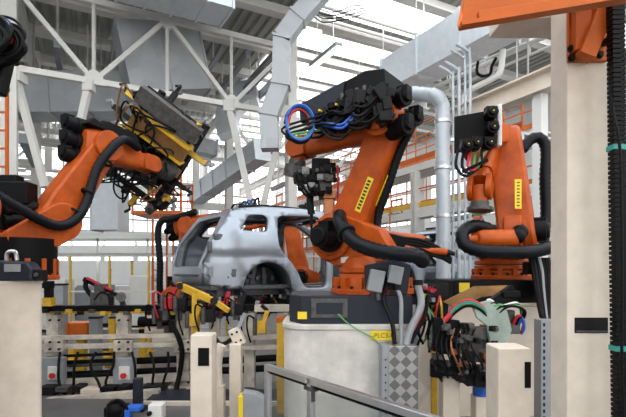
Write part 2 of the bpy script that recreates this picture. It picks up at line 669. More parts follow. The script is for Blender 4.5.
# curved big elbow behind
t = thing('duct_elbow', 'large curved galvanized elbow right of the truss brace', 'duct', P(238, 130, 16))
ring = []
for i in range(10):
    a = PI * .5 + i / 9 * PI * .62
    c = P(258, 118, 16) + V((math.cos(a) * 1.1, 0, math.sin(a) * 1.1 - .2))
    rr = V((math.cos(a), 0, math.sin(a)))
    ring.append([c + rr * .35 + V((0, .4, 0)), c + rr * .35 - V((0, .4, 0)), c - rr * .35 - V((0, .4, 0)), c - rr * .35 + V((0, .4, 0))])
MB().ring_loft(ring).build('duct_body', 'duct', t, smooth=20)

# round galvanized pipe with elbow
t = thing('ventilation_pipe', 'round galvanized pipe dropping beside the right robot', 'pipe', P(443, 250, 8.8))
r = .15
MB().corrugated([P(412, 93, 9.4), P(427, 95, 9.1), P(437, 97, 8.8), P(442.5, 108, 8.8), P(442.5, 130, 8.8), P(443, 190, 8.8), P(443.5, 258, 8.8), P(444, 345, 8.8)], r, 16, .09).build('pipe_run', 'pipe', t, smooth=60)
for py in (122, 168, 216):
    MB().cyl(P(443, py - 1.5, 8.8), P(443, py + 1.5, 8.8), r + .02, seg=16).build('clamp_ring', 'alu', t)
cond = [(453, 82, 248, .028), (459, 78, 244, .034), (465, 66, 240, .026), (470, 60, 240, .03)]
for i, (px, y0, y1, rr) in enumerate(cond):
    t = thing('conduit_pipe', ['thin white conduit first to the right of the round galvanized pipe', 'thin white conduit second from the round galvanized pipe',
              'thin white conduit third from the round galvanized pipe', 'thin white conduit farthest from the round galvanized pipe'][i], 'conduit', P(px, 345, 8.9))
    MB().tube([P(px - 14, y0 - 16, 8.9), P(px - 2, y0 - 8, 8.9), P(px, y0 + 6, 8.9), P(px, y1, 8.9), P(px, 345, 8.9)], rr, 8, 4).build('tube', 'pipe', t)
    MB().bar(P(px - 3, 140, 8.9), P(px + 3, 140, 8.9), .1, .06).build('pipe_clip', 'alu', t)
t = thing('cable_tray', 'grey cable tray running from the galvanized pipe to the right robot', 'cable tray', P(447, 222, 9.6))
MB().bar(P(440, 223, 9.7), P(520, 203, 8.6), .16, .07).build('tray', 'grey', t, smooth=0)
MB().tube([P(440, 220, 9.6), P(456, 217, 9.5), P(470, 216, 9.2), P(515, 201, 8.6)], .03).build('green_cable', 'green', t)

# white crane-like beam at upper right with its post
t = thing('runway_beam', 'white runway beam sloping up to the cream pillar', 'beam', H(7.25, 7.3, 5.0))
for sg in (-1, 1):
    MB().bar(H(7.25, 7.9, 5 + sg * .17), H(7.25, 4.5, 5 + sg * .17), .28, .035).build('flange', 'cream', t, smooth=0)
MB().bar(H(7.25, 7.9, 5), H(7.25, 4.5, 5), .03, .34).build('web', 'cream', t, smooth=0)
t = thing('beam_post', 'white square post under the runway beam behind the right robot', 'post', V((P(540, 200, 8.1).x, 8.1, 0)))
q = V((P(540, 200, 8.1).x, 8.1, 0))
MB().bar(q, q + V((0, 0, 4.86)), .19, .19, side=U).build('shaft', 'white', t, bevel=.01, smooth=0)
MB().bar(q, q + V((0, 0, .03)), .4, .4, side=U).build('base_plate', 'white', t, smooth=0)
for px, nm in ((517, 'left'), (528, 'right')):
    w_ = P(px, 80, 8.4)
    t = thing('beam_hanger', 'grey rod hanger above the runway beam, the %s one' % ('one nearer the galvanized pipe' if nm == 'left' else 'one nearer the cream pillar'), 'hanger', w_)
    MB().cyl(P(px, 87, 8.5), V((P(px, 87, 8.5).x, 8.5, ZC - .09)), .018, seg=6).build('rod', 'alu', t)
    MB().bar(P(px - 2, 87, 8.5), P(px + 2, 87, 8.5), .1, .1).build('clamp', 'alu', t)

# pipes and conduits along the big duct, right side
for i, (x0, y0, x1, y1, dz, rr, nm) in enumerate([(425, 92, 560, 30, 0, .05, 'thickest white pipe running below the large duct'),
                                              (428, 99, 562, 41, 0, .03, 'lower thin pipe running below the large duct'),
                                              (440, 78, 545, 36, 0, .035, 'upper thin pipe beside the underside of the large duct')]):
    t = thing('service_pipe', nm, 'pipe', P(x0, y0, 11.2))
    MB().cyl(P(x0, y0, 11.2), P(x1, y1, 8.9), rr, seg=8).build('tube', 'steelwhite', t)
    for f in (.2, .5, .8):
        c = P(x0, y0, 11.2).lerp(P(x1, y1, 8.9), f)
        MB().bar(c, c + V((0, 0, .5)), .03).build('pipe_hanger', 'steelwhite', t)
t = thing('elbow_pipe', 'white bent pipe hanging over the runway beam', 'pipe', P(466, 95, 9.4))
MB().tube([P(464, 112, 9.6), P(465, 96, 9.6), P(474, 88, 9.4), P(490, 80, 9.2), P(500, 72, 9.0), P(503, 50, 9.0)], .06, 10, 4).build('tube', 'white', t)
t = thing('looped_cable', 'black cable looped beneath the large duct', 'cable', P(482, 70, 9.2))
MB().tube([P(478, 62, 9.3), P(477, 72, 9.2), P(482, 76, 9.2), P(490, 74, 9.2), P(492, 66, 9.1), P(496, 58, 9.1)], .03).build('loop', 'black', t)

# hung light battens and conduits in the top middle
def batten(p, q, label, drop):
    t = thing('batten_light', label, 'ceiling light', p)
    p, q = V(p), V(q)
    MB().bar(p, q, .2, .09).build('housing', 'grey', t, smooth=0)
    MB().bar(p - V((0, 0, .07)), q - V((0, 0, .07)), .12, .05).build('tube', 'tube', t, smooth=0)
    for f in (.2, .8):
        c = p.lerp(q, f)
        MB().cyl(c, V((c.x, c.y, ZC - .09)), .012, seg=6).build('rod', 'alu', t)


batten(P(312, 66, 12.5), P(339, 44, 11.2), 'pale batten light hanging above the middle robot dress box', 0)
batten(P(352, 96, 15), P(392, 73, 13), 'second batten light partly behind the middle robot', 0)
batten(P(236, 92, 17), P(262, 74, 15.5), 'far batten light right of the truss node', 0)
for i in range(3):
    y0 = 6 + i * 13
    t = thing('ceiling_conduit', ['uppermost white conduit under the bright skylights', 'middle white conduit under the bright skylights', 'lowest white conduit under the bright skylights'][i], 'conduit', P(330, y0, 12))
    p, q = P(322, y0, 12.0 + i * .7), P(322, y0, 12.0 + i * .7) + U * 4.2
    MB().cyl(p, q, .05, seg=8).build('tube', 'steelwhite', t)
    for f in (.1, .5, .9):
        c = p.lerp(q, f)
        MB().bar(c, V((c.x, c.y, ZC - .09)), .03).build('drop_rod', 'alu', t)
t = thing('cable_bundle', 'dark cables draped from the roof near the tall white column', 'cable', P(330, 20, 11.5))
for k in range(4):
    MB().tube([P(311, 2 + k * 4, 11.4), P(322, 10 + k * 4, 11.4), P(336, 12 + 3 * k, 11.4), P(352, 6 + k * 4, 11.6), P(366, 6 + k * 2, 11.8)], .014).build('cable', 'black', t)
MB().bar(P(311, 2, 11.4), P(311, 14, 11.4), .3, .1).build('bracket', 'dark', t)
t = thing('fluorescent_row', 'upper long fluorescent light row on the far wall at left', 'light', P(40, 243, 21))
for k in range(5):
    a = P(42 + k * 32, 243.5, 21); b = P(70 + k * 32, 243.5, 21)
    MB().bar(a, b, .22, .16).build('tube', 'tube', t, smooth=0)
MB().bar(P(38, 240, 21), P(210, 240, 21), .3, .12).build('rail', 'steelwhite', t, smooth=0)
t = thing('fluorescent_row', 'lower long fluorescent light row on the far wall at left', 'light', P(40, 258, 20.5))
for k in range(5):
    a = P(40 + k * 33, 258.5, 20.5); b = P(66 + k * 33, 258.5, 20.5)
    MB().bar(a, b, .22, .2).build('tube', 'tube', t, smooth=0)
MB().bar(P(38, 254.5, 20.5), P(210, 254.5, 20.5), .3, .12).build('rail', 'steelwhite', t, smooth=0)
for k in range(4):
    c = P(48 + k * 50, 240, 20.9)
    t = thing('wall_bracket_post', ['%s grey support post under the fluorescent rows' % x for x in ('leftmost', 'second from left', 'third from left', 'rightmost')][k], 'post', V((c.x, c.y, 0)))
    MB().bar(V((c.x, c.y, 0)), V((c.x, c.y, 3.1)), .1).build('shaft', 'steelwhite', t, smooth=0)
    MB().bar(V((c.x, c.y, 0)), V((c.x, c.y, .03)), .3).build('base_plate', 'steelwhite', t, smooth=0)
# ================================================================ industrial robots
def circ(c, r, a0, a1, n=12):
    return [(c[0] + r * math.cos(a0 + (a1 - a0) * i / n), c[1] + r * math.sin(a0 + (a1 - a0) * i / n)) for i in range(n + 1)]


def hull(pts):
    pts = sorted(set((round(x, 5), round(y, 5)) for x, y in pts))
    def half(ps):
        h = []
        for p in ps:
            while len(h) > 1 and (h[-1][0] - h[-2][0]) * (p[1] - h[-2][1]) - (h[-1][1] - h[-2][1]) * (p[0] - h[-2][0]) <= 0:
                h.pop()
            h.append(p)
        return h[:-1]
    return half(pts) + half(pts[::-1])


def robot(label, loc, yaw, a2, a3, L2=1.33, L3=1.22, a5=-60, motors=True, cyl=True, group=None, hose=True, sticker=True, motor_dir=None, wide=.17, rear=.34, mr=1.0, dz=0.0, ay=0.0, ay2=0.0, fy=None, cmot=True, bolts=True, br=1.0, mpos=((.10, .15), (-.04, .0), (.10, -.15)), ml=1.0):
    t = thing('industrial_robot', label, 'industrial robot', loc, math.radians(yaw))
    t['group'] = group or 'orange welding robots'
    X, Y, Z = V((1, 0, 0)), V((0, 1, 0)), V((0, 0, 1))
    # base
    mb = MB()
    mb.lathe([(.40 * br, 0), (.40 * br, .05), (.345 * br, .07), (.33 * br, .22 - dz), (.36, .24 - dz), (.36, .28 - dz)], (0, 0, 0), seg=32)
    for k in range(14):
        a = 2 * PI * k / 14
        e = V((math.cos(a), math.sin(a), 0))
        mb.bar(e * .36 * br + Z * .05, e * .36 * br + Z * (.24 - dz), .055, .06, side=V((-e.y, e.x, 0)))
    base = mb.build('base', 'orange', t, bevel=.006, local=True)
    if bolts:
        for k in range(14):
            a = 2 * PI * (k + .5) / 14
            e = V((math.cos(a), math.sin(a), 0))
            MB().cyl(e * .372 * br + Z * .05, e * .372 * br + Z * .085, .018, seg=6).build('bolt', 'dark', base, local=True)
    # rotating column
    D = V((0, 0, dz))
    j2 = V((.35, 0, .675 - dz))
    mb = MB()
    mb.lathe([(.355, .285), (.355, .34), (.33, .37), (.30, .46)], -D, seg=32)
    poly = hull(circ((.35, .675), .275, 0, 2 * PI, 28) + [(-.30, .40), (-.34, .56), (-.22, .74), (.30, .36)])
    mb.prism(poly, V((0, .06, 0)) - D, X, Z, (0, .20, 0))
    poly2 = hull(circ((.35, .675), .22, 0, 2 * PI, 28) + [(-.24, .40), (-.26, .52), (.28, .38)])
    mb.prism(poly2, V((0, -.30, 0)) - D, X, Z, (0, .10, 0))
    mb.box((-.02, 0, .45 - dz), (.5, .5, .12))
    colm = mb.build('rotating_column', 'orange', t, bevel=.02, local=True)
    mb = MB()
    mb.lathe([(.235, .255), (.25, .275), (.25, .30), (.21, .315), (.19, .285)], j2, (0, 1, 0), 28)
    mb.build('bearing_ring', 'orange', colm, local=True)
    mb = MB()
    mb.cyl(j2 + Y * .27, j2 + Y * .34, .17, .165, 20)
    mb.cyl(j2 + Y * .34, j2 + Y * .50, .125, .12, 16)
    mb.box(j2 + Y * .42 + V((-.05, 0, .11)), (.13, .15, .10))
    mb.cyl(j2 + Y * .50, j2 + Y * .53, .10, .08, 16)
    mb.build('shoulder_motor', 'black', colm, bevel=.008, local=True)
    # column motor upright at the rear
    mb = MB()
    if cmot:
      mb.cyl(V((-.17, .12, .56)) - D, V((-.17, .12, .84)) - D, .095, .09, 16)
      mb.box((-.17, .12, .885 - dz), (.13, .13, .09))
      mb.build('column_motor', 'black', colm, bevel=.008, local=True)
    # link arm
    s2, c2 = math.sin(math.radians(a2)), math.cos(math.radians(a2))
    d = V((s2, 0, c2))
    nrm = V((c2, 0, -s2))       # forward side
    j3 = j2 + d * L2
    Ya = Y * ay2
    pl = []
    R2, R3 = .245, .19
    pl += [(x, y) for x, y in circ((0, 0), R2, PI * .92, PI * 2.08, 14)]
    for tt, wdt in ((.22, .215), (.45, .185), (.7, .165), (.88, .17)):
        pl.append((wdt, tt * L2))
    pl += [(x, y) for x, y in circ((0, L2), R3, 0.0, PI, 14)]
    for tt, wdt in ((.88, .195), (.7, .205), (.45, .225), (.22, .24)):
        pl.append((-wdt, tt * L2))
    rings = []
    for yy, k in ((-wide - .03, .86), (-wide, .97), (-wide * .6, 1), (wide * .6 - .05, 1), (wide - .05, .97), (wide - .02, .86)):
        rings.append([j2 + nrm * (x * k) + d * ((y - L2 / 2) * (1 - (1 - k) * .35) + L2 / 2) + Y * (yy + ay + (ay2 - ay) * y / L2) for x, y in pl])
    arm = MB().ring_loft(rings).build('link_arm', 'orange', t, local=True, smooth=28)
    mb = MB()
    for j, r in ((j2 + Y * ay, .13), (j3 + Ya, .11)):
        mb.lathe([(r, 0), (r, .02), (r * .7, .03), (r * .5, .012)], j - Y * (wide + .025), (0, -1, 0), 20)
    mb.build('pivot_cap', 'dark', arm, local=True)
    if sticker:
        for sy in (-1, 1):
            c = j2 + d * (L2 * .42) - nrm * .12 + Y * (-(wide + .034) if sy < 0 else wide - .014)
            st = MB().bar(c - d * .19, c + d * .19, .075, .006, side=nrm).build('warning_sticker', 'label', arm, local=True, smooth=0)
            st['label'] = 'yellow warning sticker'
            mb = MB()
            for k in range(9):
                cc = c + d * (-.15 + k * .0375) + Y * (.005 * sy)
                mb.bar(cc - d * .011, cc + d * .011, .04, .004, side=nrm)
            mb.build('sticker_print', 'text', st, local=True, smooth=0)
        bk = j2 + d * (L2 * .5) - nrm * .232
        st = MB().bar(bk - d * .17, bk + d * .17, .08, .012, side=Y).build('warning_sticker', 'label', arm, local=True, smooth=0)
    # forearm
    ca, sa = math.cos(math.radians(a3)), math.sin(math.radians(a3))
    e = V((ca, 0, sa))
    q = V((-sa, 0, ca))
    o3 = j3 + q * .03 + (Ya if fy is None else Y * fy)
    secs = [(-rear, .15, .15), (-rear + .04, .175, .18), (-min(.08, rear - .06), .205, .215), (.12, .20, .205), (.30, .155, .165), (.55, .125, .14), (L3 - .26, .105, .12), (L3 - .14, .11, .115)]
    rings = []
    for x, hy, hn in secs:
        rings.append([o3 + e * x + Y * (hy * math.copysign(abs(math.cos(a)) ** .6, math.cos(a))) + q * (hn * math.copysign(abs(math.sin(a)) ** .6, math.sin(a)))
                      for a in [2 * PI * k / 20 for k in range(20)]])
    mb = MB().ring_loft(rings)
    mb.cyl(o3 - Y * .25, o3 + Y * .25, .19, .19, 28)
    mb.cyl(o3 + Y * .25, o3 + Y * .28, .15, .13, 28)
    fore = mb.build('forearm', 'orange', t, local=True, bevel=.008)
    if motors:
        md = motor_dir if motor_dir is not None else -e
        for (oy, on) in mpos:
            c = o3 - e * (rear - .04) + Y * oy * mr + q * on * mr
            mb = MB().cyl(c, c + md * .10, .09 * mr, .085 * mr, 14).cyl(c + md * .10, c + md * .30 * ml, .075 * mr, .075 * mr, 14)
            mb.box(c + md * .2 + q * .05, (.12, .12, .10))
            mb.cyl(c + md * .30 * ml, c + md * (.30 * ml + .035), .06, .05, 12)
            mb.build('wrist_motor', 'black', fore, local=True, bevel=.006)
    # wrist
    j5 = o3 + e * L3
    mb = MB()
    for sy in (-1, 1):
        mb.prism(hull(circ((0, 0), .115, 0, 2 * PI, 20) + [(-.16, -.11), (-.16, .11)]), j5 + Y * (sy * .10 - .03), e, q, (0, .06, 0))
    mb.cyl(j5 - e * .18, j5 - e * .12, .125, .125, 20)
    f5 = math.radians(a3 + a5)
    g = V((math.cos(f5), 0, math.sin(f5)))
    mb.cyl(j5 - g * .05, j5 + g * .14, .095, .095, 18)
    wr = mb.build('wrist', 'orange', t, local=True, bevel=.006)
    MB().cyl(j5 + g * .14, j5 + g * .20, .105, .105, 20).cyl(j5 + g * .2, j5 + g * .24, .14, .14, 20).build('mounting_flange', 'mid', wr, local=True)
    if cyl:
        a, b = V((-.52, -.26, .58 - dz)), V((.24, -.26, .70 - dz))
        x = (b - a).normalized()
        mb = MB()
        mb.lathe([(.05, 0), (.085, .02), (.105, .06), (.105, .52), (.09, .56), (.05, .60), (.045, .8)], a, x, 20)
        cb = mb.build('counterbalance_cylinder', 'orange', t, local=True)
        MB().cyl(a - x * .05, a + x * .04, .07, .085, 14).build('end_cap', 'black', cb, local=True)
    if hose:
        pts = [o3 + e * (L3 * .62) - Y * .20 + q * .05, o3 + e * .30 - Y * .27 + q * .02, o3 + nrm * .10 - Y * .30 - d * .1, j2 + d * (L2 * .6) - Y * .26 + nrm * .05,
               j2 + d * (L2 * .25) - Y * .30 + nrm * .06, j2 - Y * .36 - d * .10, V((-.05, -.40, .50)), V((-.42, -.25, .36))]
        hs = MB().corrugated(pts, .058, 10, .03).build('hose', 'rubber', t, local=True)
        mb = MB()
        for k in (2, 3, 4):
            mb.torus(pts[k], .062, .016, (pts[k + 1] - pts[k - 1]), 16, 6)
        mb.build('hose_clip', 'dark', hs, local=True)
    mw = ROOT[t.name]
    return t, dict(j2=mw @ j2, j3=mw @ j3, j5=mw @ j5, o3=mw @ o3, e=mw.to_3x3() @ e, q=mw.to_3x3() @ q, y=mw.to_3x3() @ Y, d=mw.to_3x3() @ d, n=mw.to_3x3() @ nrm,
                   g=mw.to_3x3() @ g, fl=mw @ (j5 + g * .24), arm=arm, fore=fore, col=colm, wrist=wr)


def rrect(cx, cy, hx, hy, r, n=8):
    p = []
    for sx, sy, a in ((1, 1, 0), (-1, 1, .5), (-1, -1, 1), (1, -1, 1.5)):
        for k in range(n + 1):
            b = PI * (a + .5 * k / n)
            p.append((cx + sx * (hx - r) + r * math.cos(b), cy + sy * (hy - r) + r * math.sin(b)))
    return p


Z1 = V((0, 0, 1)); X1 = V((1, 0, 0)); Y1 = V((0, 1, 0))

# ---------------------------------------------------------------- middle robot on its pedestal
ped = thing('robot_pedestal', 'rounded worn cream pedestal under the middle robot with a yellow sticker', 'pedestal', (.34, 4.85, 0))
body = MB().prism(rrect(.34, 4.85, .64, .5, .30), (0, 0, 0), X1, Y1, Z1 * 1.10).build('body', 'cream_worn', ped, smooth=30)
MB().prism(rrect(.34, 4.85, .655, .515, .30), (0, 0, 1.10), X1, Y1, Z1 * .05).build('top_plate', 'cream_worn', ped, bevel=.01, smooth=30)
st = MB().box2((.555, 4.336, 1.005), (.80, 4.347, 1.095)).build('sticker', 'label', ped, smooth=0)
st['label'] = 'yellow sticker with black letters'
MB().text('-PLC3-R', (.675, 4.334, 1.05), (1, 0, 0), (0, 0, 1), .062).build('lettering', 'text', st, smooth=0)
rp = thing('riser_plate', 'dark blue-grey riser plate beneath the middle robot base', 'mounting plate', (.36, 4.87, 1.15))
MB().prism([(-.24, 4.62), (-.12, 4.42), (.98, 4.42), (.98, 5.3), (-.24, 5.3)], (0, 0, 1.15), X1, Y1, Z1 * .28).build('plate', 'bluegrey', rp, bevel=.012, smooth=0)
mb = MB().box2((-.02, 4.405, 1.21), (.34, 4.42, 1.40))
mb.build('access_cover', 'mid', rp, bevel=.006, smooth=0)
MB().box2((.03, 4.398, 1.25), (.29, 4.406, 1.36)).build('cover_recess', 'bluegrey', rp, smooth=0)
MB().box2((-.15, 4.40, 1.20), (-.06, 4.455, 1.27)).build('sticker', 'label', rp, smooth=0)['label'] = 'small yellow sticker'
mid, k = robot('large orange robot in the middle with black dress box, reaching over the silver car', (.64, 4.89, 1.43), 143.1, -25.5, -4, br=1.12, L2=1.30, cmot=False, a5=-75, hose=False, rear=.12, mr=1.3, dz=.07, ml=.75, motor_dir=V((-.93, .25, .0)).normalized(), mpos=((.10, .12), (-.10, .02), (.10, -.10)))
MID = k
c = k['j2'] + k['y'] * .263 + V((0, 0, -.02)) - k['n'] * .0
nl = MB().bar(c + k['e'] * -.12 - Z1 * .24, c + k['e'] * -.22 - Z1 * .24, .004, .06, side=k['y']).build('paper_label', 'white', k['col'], smooth=0)
# thick dress hose lying round the shoulder
hp = [P(340, 222, 4.55), P(346, 233, 4.45), P(358, 244, 4.3), P(378, 251, 4.15), P(398, 254, 4.1), P(416, 256, 4.15), P(424, 262, 4.25)]
hs = MB().corrugated([k['j2'] + k['d'] * .25 + k['y'] * .30 - k['e'] * .02] + hp, .075, 12, .03).build('hose', 'rubber', mid)
MB().torus(hp[1], .085, .02, hp[2] - hp[0], 18, 6).build('hose_clip', 'dark', hs)
MB().corrugated([k['j3'] - k['n'] * .26 + k['d'] * .1, k['j3'] - k['n'] * .24 - k['d'] * .25, k['j2'] + k['d'] * .7 - k['n'] * .27, k['j2'] + k['d'] * .35 - k['n'] * .30, k['j2'] - k['n'] * .5 + k['d'] * .0],
                .045, 10, .025).build('hose', 'rubber', mid)
# dress box on the forearm: sloping trough
o, e, y, q = k['o3'], k['e'], k['y'], k['q']
mb = MB()
bx = [(-.10, .28), (-.10, .47), (.12, .52), (1.0, .42), (1.0, .20), (.4, .24)]
mb.prism(bx, o - y * .22, e, q, y * .46)
db = mb.build('dress_box', 'black', mid, bevel=.012, smooth=0)
MB().prism([(.36, .485), (.985, .41), (.985, .215), (.42, .25)], o + y * .245, e, q, y * .012).build('box_cover', 'bluegrey', db, smooth=0)
mb = MB()
for x0 in (.0, .4):
    mb.bar(o + e * x0 + q * .10, o + e * x0 + q * .30, .06, .30, side=e)
mb.build('bracket', 'dark', db, smooth=0)
mb = MB()
mb.prism([(.0, .495), (.12, .525), (.40, .50), (.40, .53), (.12, .56)], o - y * .14, e, q, y * .28)
mb.build('box_lid', 'mid', db, smooth=0)
# valves and manifolds on the camera side of the forearm
mb = MB()
rnd = random.Random(3)
for i in range(26):
    x0 = rnd.uniform(-.12, .62)
    zz = rnd.uniform(-.02, .26) - .05 * x0
    s_ = rnd.uniform(.06, .13)
    mb.box(o + e * x0 + y * (.27 + rnd.uniform(0, .06)) + q * zz, (s_, .10, s_ * rnd.uniform(.7, 1.5)), Matrix.Rotation(rnd.uniform(-.4, .4), 3, 'Y'))
mb.build('valve_manifold', 'black', mid, bevel=.008, smooth=0)
mb = MB()
for i in range(26):
    x0 = rnd.uniform(-.20, .30)
    zz = rnd.uniform(-.10, .24)
    s_ = rnd.uniform(.06, .12)
    mb.box(o + e * x0 + y * (.31 + rnd.uniform(0, .06)) + q * zz, (s_, .10, s_ * rnd.uniform(.7, 1.5)), Matrix.Rotation(rnd.uniform(-.6, .6), 3, 'Y'))
mb.build('valve_manifold', 'dark', mid, bevel=.008, smooth=0)
for i in range(14):
    x0, zz = rnd.uniform(-.15, .3), rnd.uniform(-.1, .2)
    MB().tube([o + e * x0 + y * .38 + q * zz, o + e * (x0 + .12) + y * .43 + q * (zz - .10), o + e * (x0 + .28) + y * .40 + q * (zz - .04), o + e * (x0 + .45) + y * .33 + q * (.06 + .3 * zz)], .014, 8, 5).build('cable', ('black', 'black', 'black', 'dark', 'blue', 'black', 'black')[i % 7], mid)
mb = MB()
for i in range(4):
    mb.cyl(o + e * (.1 + i * .09) + y * .30 + q * .10, o + e * (.1 + i * .09) + y * .31 + q * .33, .022, seg=10)
mb.build('air_cylinder', 'mid', mid)
for i in range(3):
    c = o + e * (.18 + .22 * i) + y * .345 + q * .2
    MB().cyl(c, c + y * .05, .012, seg=8).build('connector', 'label', mid)
# coloured hose coil near the wrist
cc = P(300, 123, 4.95)
ax0 = V((.25, -1, .1)).normalized()
for i, (cl, R_, dx, r_) in enumerate((('blue', .175, 0, .016), ('green', .158, .02, .013), ('red', .145, .03, .012), ('rubber', .185, .035, .016), ('teal', .168, .05, .014), ('rubber', .15, .06, .014), ('blue', .18, -.02, .012), ('rubber', .19, .07, .013))):
    ax = (ax0 + V((.12 * (i % 3 - 1), 0, .10 * ((i + 1) % 3 - 1)))).normalized()
    s_, u_ = frame(ax)
    a0 = -.35 + .12 * i
    pts = [cc - ax0 * dx + (s_ * math.cos(t_) * .86 + u_ * math.sin(t_) * 1.12) * R_ for t_ in [a0 + PI * .2 * j for j in range(10)]]
    if i % 2:
        pts += [o + e * (.72 - .03 * i) + y * .25 + q * (.02 + .025 * i), o + e * (.50 - .02 * i) + y * .29 + q * (.06 + .02 * i)]
    MB().tube(pts, r_, 8, 5).build('coiled_hose', cl, mid)
for i in range(6):
    MB().tube([o + e * (.9 - .05 * i) + y * (.16 + .02 * i) + q * (.02 + .05 * i), o + e * (.66 - .03 * i) + y * (.26 + .02 * i) + q * (-.02 + .03 * i), o + e * (.4 - .04 * i) + y * .28 + q * (.16 + .02 * i)], .016, 8, 5).build('cable', 'black', mid)

for i in range(5):
    MB().tube([P(386, 234 + 2 * i, 4.7), P(404, 238 + 2 * i, 4.65), P(424, 241 + 3 * i, 4.6), P(442, 250 + 2 * i, 4.6), P(451, 259 + i, 4.6)], .018, 8, 5).build('cable', 'black', mid)
pr = MB().cyl(P(405, 248, 4.66), P(447, 252, 4.58), .042, .036, 14).build('piston_rod', 'orange', mid)
MB().cyl(P(447, 252, 4.58), P(455, 254, 4.56), .03, .02, 12).build('end_cap', 'dark', pr)
# welding gun hanging from the wrist
fl = k['fl']
gun = thing('spot_welding_gun', 'dark welding gun hanging from the middle robot wrist above the car roof', 'welding gun', fl)
gx = V((.98, -.2, 0)).normalized(); gy = V((.2, .98, 0))
def G(a, b, c):
    return fl + gx * a + gy * b + Z1 * c
MB().cyl(fl, fl + k['g'] * .10, .15, .15, 20).build('tool_changer', 'mid', gun)
MB().box(G(.16, 0, -.10), (.38, .22, .16)).box(G(.30, .02, .0), (.22, .2, .2)).build('transformer', 'dark', gun, bevel=.012, smooth=0)
MB().box(G(.36, 0, -.26), (.16, .14, .26)).box(G(.20, 0, -.25), (.14, .16, .12)).build('gun_body', 'mid', gun, bevel=.01, smooth=0)
for i in range(16):
    c = G(rnd.uniform(.0, .48), -.14 + rnd.uniform(-.03, .02), rnd.uniform(-.34, .06))
    s_ = rnd.uniform(.04, .09)
    MB().box(c, (s_, .06, s_)).cyl(c, c - V((0, .05, 0)), s_ * .35, seg=8).build('fitting', ('mid', 'dark', 'grey', 'black')[i % 4], gun, bevel=.004, smooth=0)
MB().bar(G(.40, 0, -.30), G(.41, 0, -.86), .12, .11).box(G(.41, 0, -.34), (.16, .16, .1)).box(G(.41, 0, -.6), (.15, .15, .05)).build('lower_electrode_arm', 'copper', gun, bevel=.01, smooth=0)
MB().tube([G(.18, 0, -.22), G(.17, 0, -.40), G(.19, 0, -.56)], .045, 10).cyl(G(.19, 0, -.56), G(.19, 0, -.84), .022, .012, 10).build('upper_electrode', 'dark', gun)
for i in range(5):
    MB().tube([G(.02 + .06 * i, -.10, -.06), G(.05 + .07 * i, -.19, -.2 - .03 * i), G(.16 + .05 * i, -.16, -.36), G(.24 + .03 * i, -.08, -.3)], .015, 8, 5).build('cable', 'black', gun)
MB().tube([G(.52, -.08, .0), G(.53, -.09, -.2), G(.52, -.07, -.45)], .014).build('red_hose', 'red', gun)
for i in range(6):
    MB().cyl(G(.08 + .07 * i, -.12, -.06 - .05 * (i % 3)), G(.08 + .07 * i, -.16, -.06 - .05 * (i % 3)), .024, seg=8).build('coupling', 'mid', gun)
mb = MB()
for i in range(4):
    mb.box(G(.44 + .05 * (i % 2), -.02, .02 - .06 * i), (.10, .08, .045))
mb.build('valve_block', 'black', gun, smooth=0)

# ---------------------------------------------------------------- left robot
ped = thing('robot_pedestal', 'cream pedestal at the left edge carrying the left robot', 'pedestal', (-3.33, 5.1, 0))
PA, PB = V((.857, .515, 0)), V((-.515, .857, 0))
MB().prism(rrect(-.31, 0, .49, .46, .05), (-3.29, 5.11, 0), PA, PB, Z1 * 1.54).build('body', 'cream', ped, smooth=30)
MB().prism(rrect(-.31, 0, .50, .47, .05), (-3.29, 5.11, 1.54), PA, PB, Z1 * .025).build('top_plate', 'cream', ped, smooth=30)
left, k = robot('orange robot at left with the big multi-clamp gripper', (-3.33, 5.11, 1.565), 56.5, 31, -5, L2=1.17, L3=.78, a5=0, ml=.75, rear=.26, mr=1.3, mpos=((.03, .15), (.03, 0), (.03, -.15)), cyl=False,  hose=False, sticker=False)
LEFT = k
o, e, y, q = k['o3'], k['e'], k['y'], k['q']
hs = MB().corrugated([o + e * .42 - y * .22 + q * .10, o + e * .15 - y * .29 + q * .12, o - y * .31 - k['d'] * .12, k['j2'] + k['d'] * .78 - y * .27, k['j2'] + k['d'] * .35 - y * .28 + k['n'] * .1,
                      k['j2'] + k['d'] * .05 - y * .34 + k['n'] * .06, k['j2'] - k['d'] * .14 - y * .38 - k['n'] * .12, k['j2'] - k['d'] * .20 - y * .40 - k['n'] * .55, k['j2'] - k['d'] * .22 - y * .40 - k['n'] * .95], .06, 12, .03).build('hose', 'rubber', left)
for f in (.15, .8, .4):
    c = k['j2'] + k['d'] * (f * 1.2) - y * .27 + k['n'] * .05
    MB().torus(c, .066, .018, k['d'], 16, 6).build('hose_clip', 'dark', hs)
mb = MB()
mb.prism([(-.30, .20), (-.22, .30), (-.12, .27), (.0, .33), (.14, .28), (.26, .32), (.42, .26), (.46, .18), (.3, .16)], o - y * .2, e, q, y * .42)
mb.build('dress_cover', 'black', left, bevel=.015, smooth=0)
MB().cyl((-3.33, 5.11, 1.64), (-3.33, 5.11, 2.03), .375, .38, 32).build('base_skirt', 'black', left)
mb = MB()
for py in (209, 220):
    mb.cyl(P(4, py + 1, 5.0), P(36, py - 2, 5.25), .075, .07, 16).cyl(P(10, py, 5.05), P(16, py, 5.1), .085, .085, 16)
    mb.cyl(P(36, py - 2, 5.25), P(40, py - 2, 5.3), .045, .04, 12)
mb.build('drive_motor', 'black', left, bevel=.005)
MB().box(P(18, 194, 5.2), (.34, .22, .26)).box(P(12, 180, 5.2), (.20, .16, .10)).build('dress_block', 'black', left, bevel=.02, smooth=0)
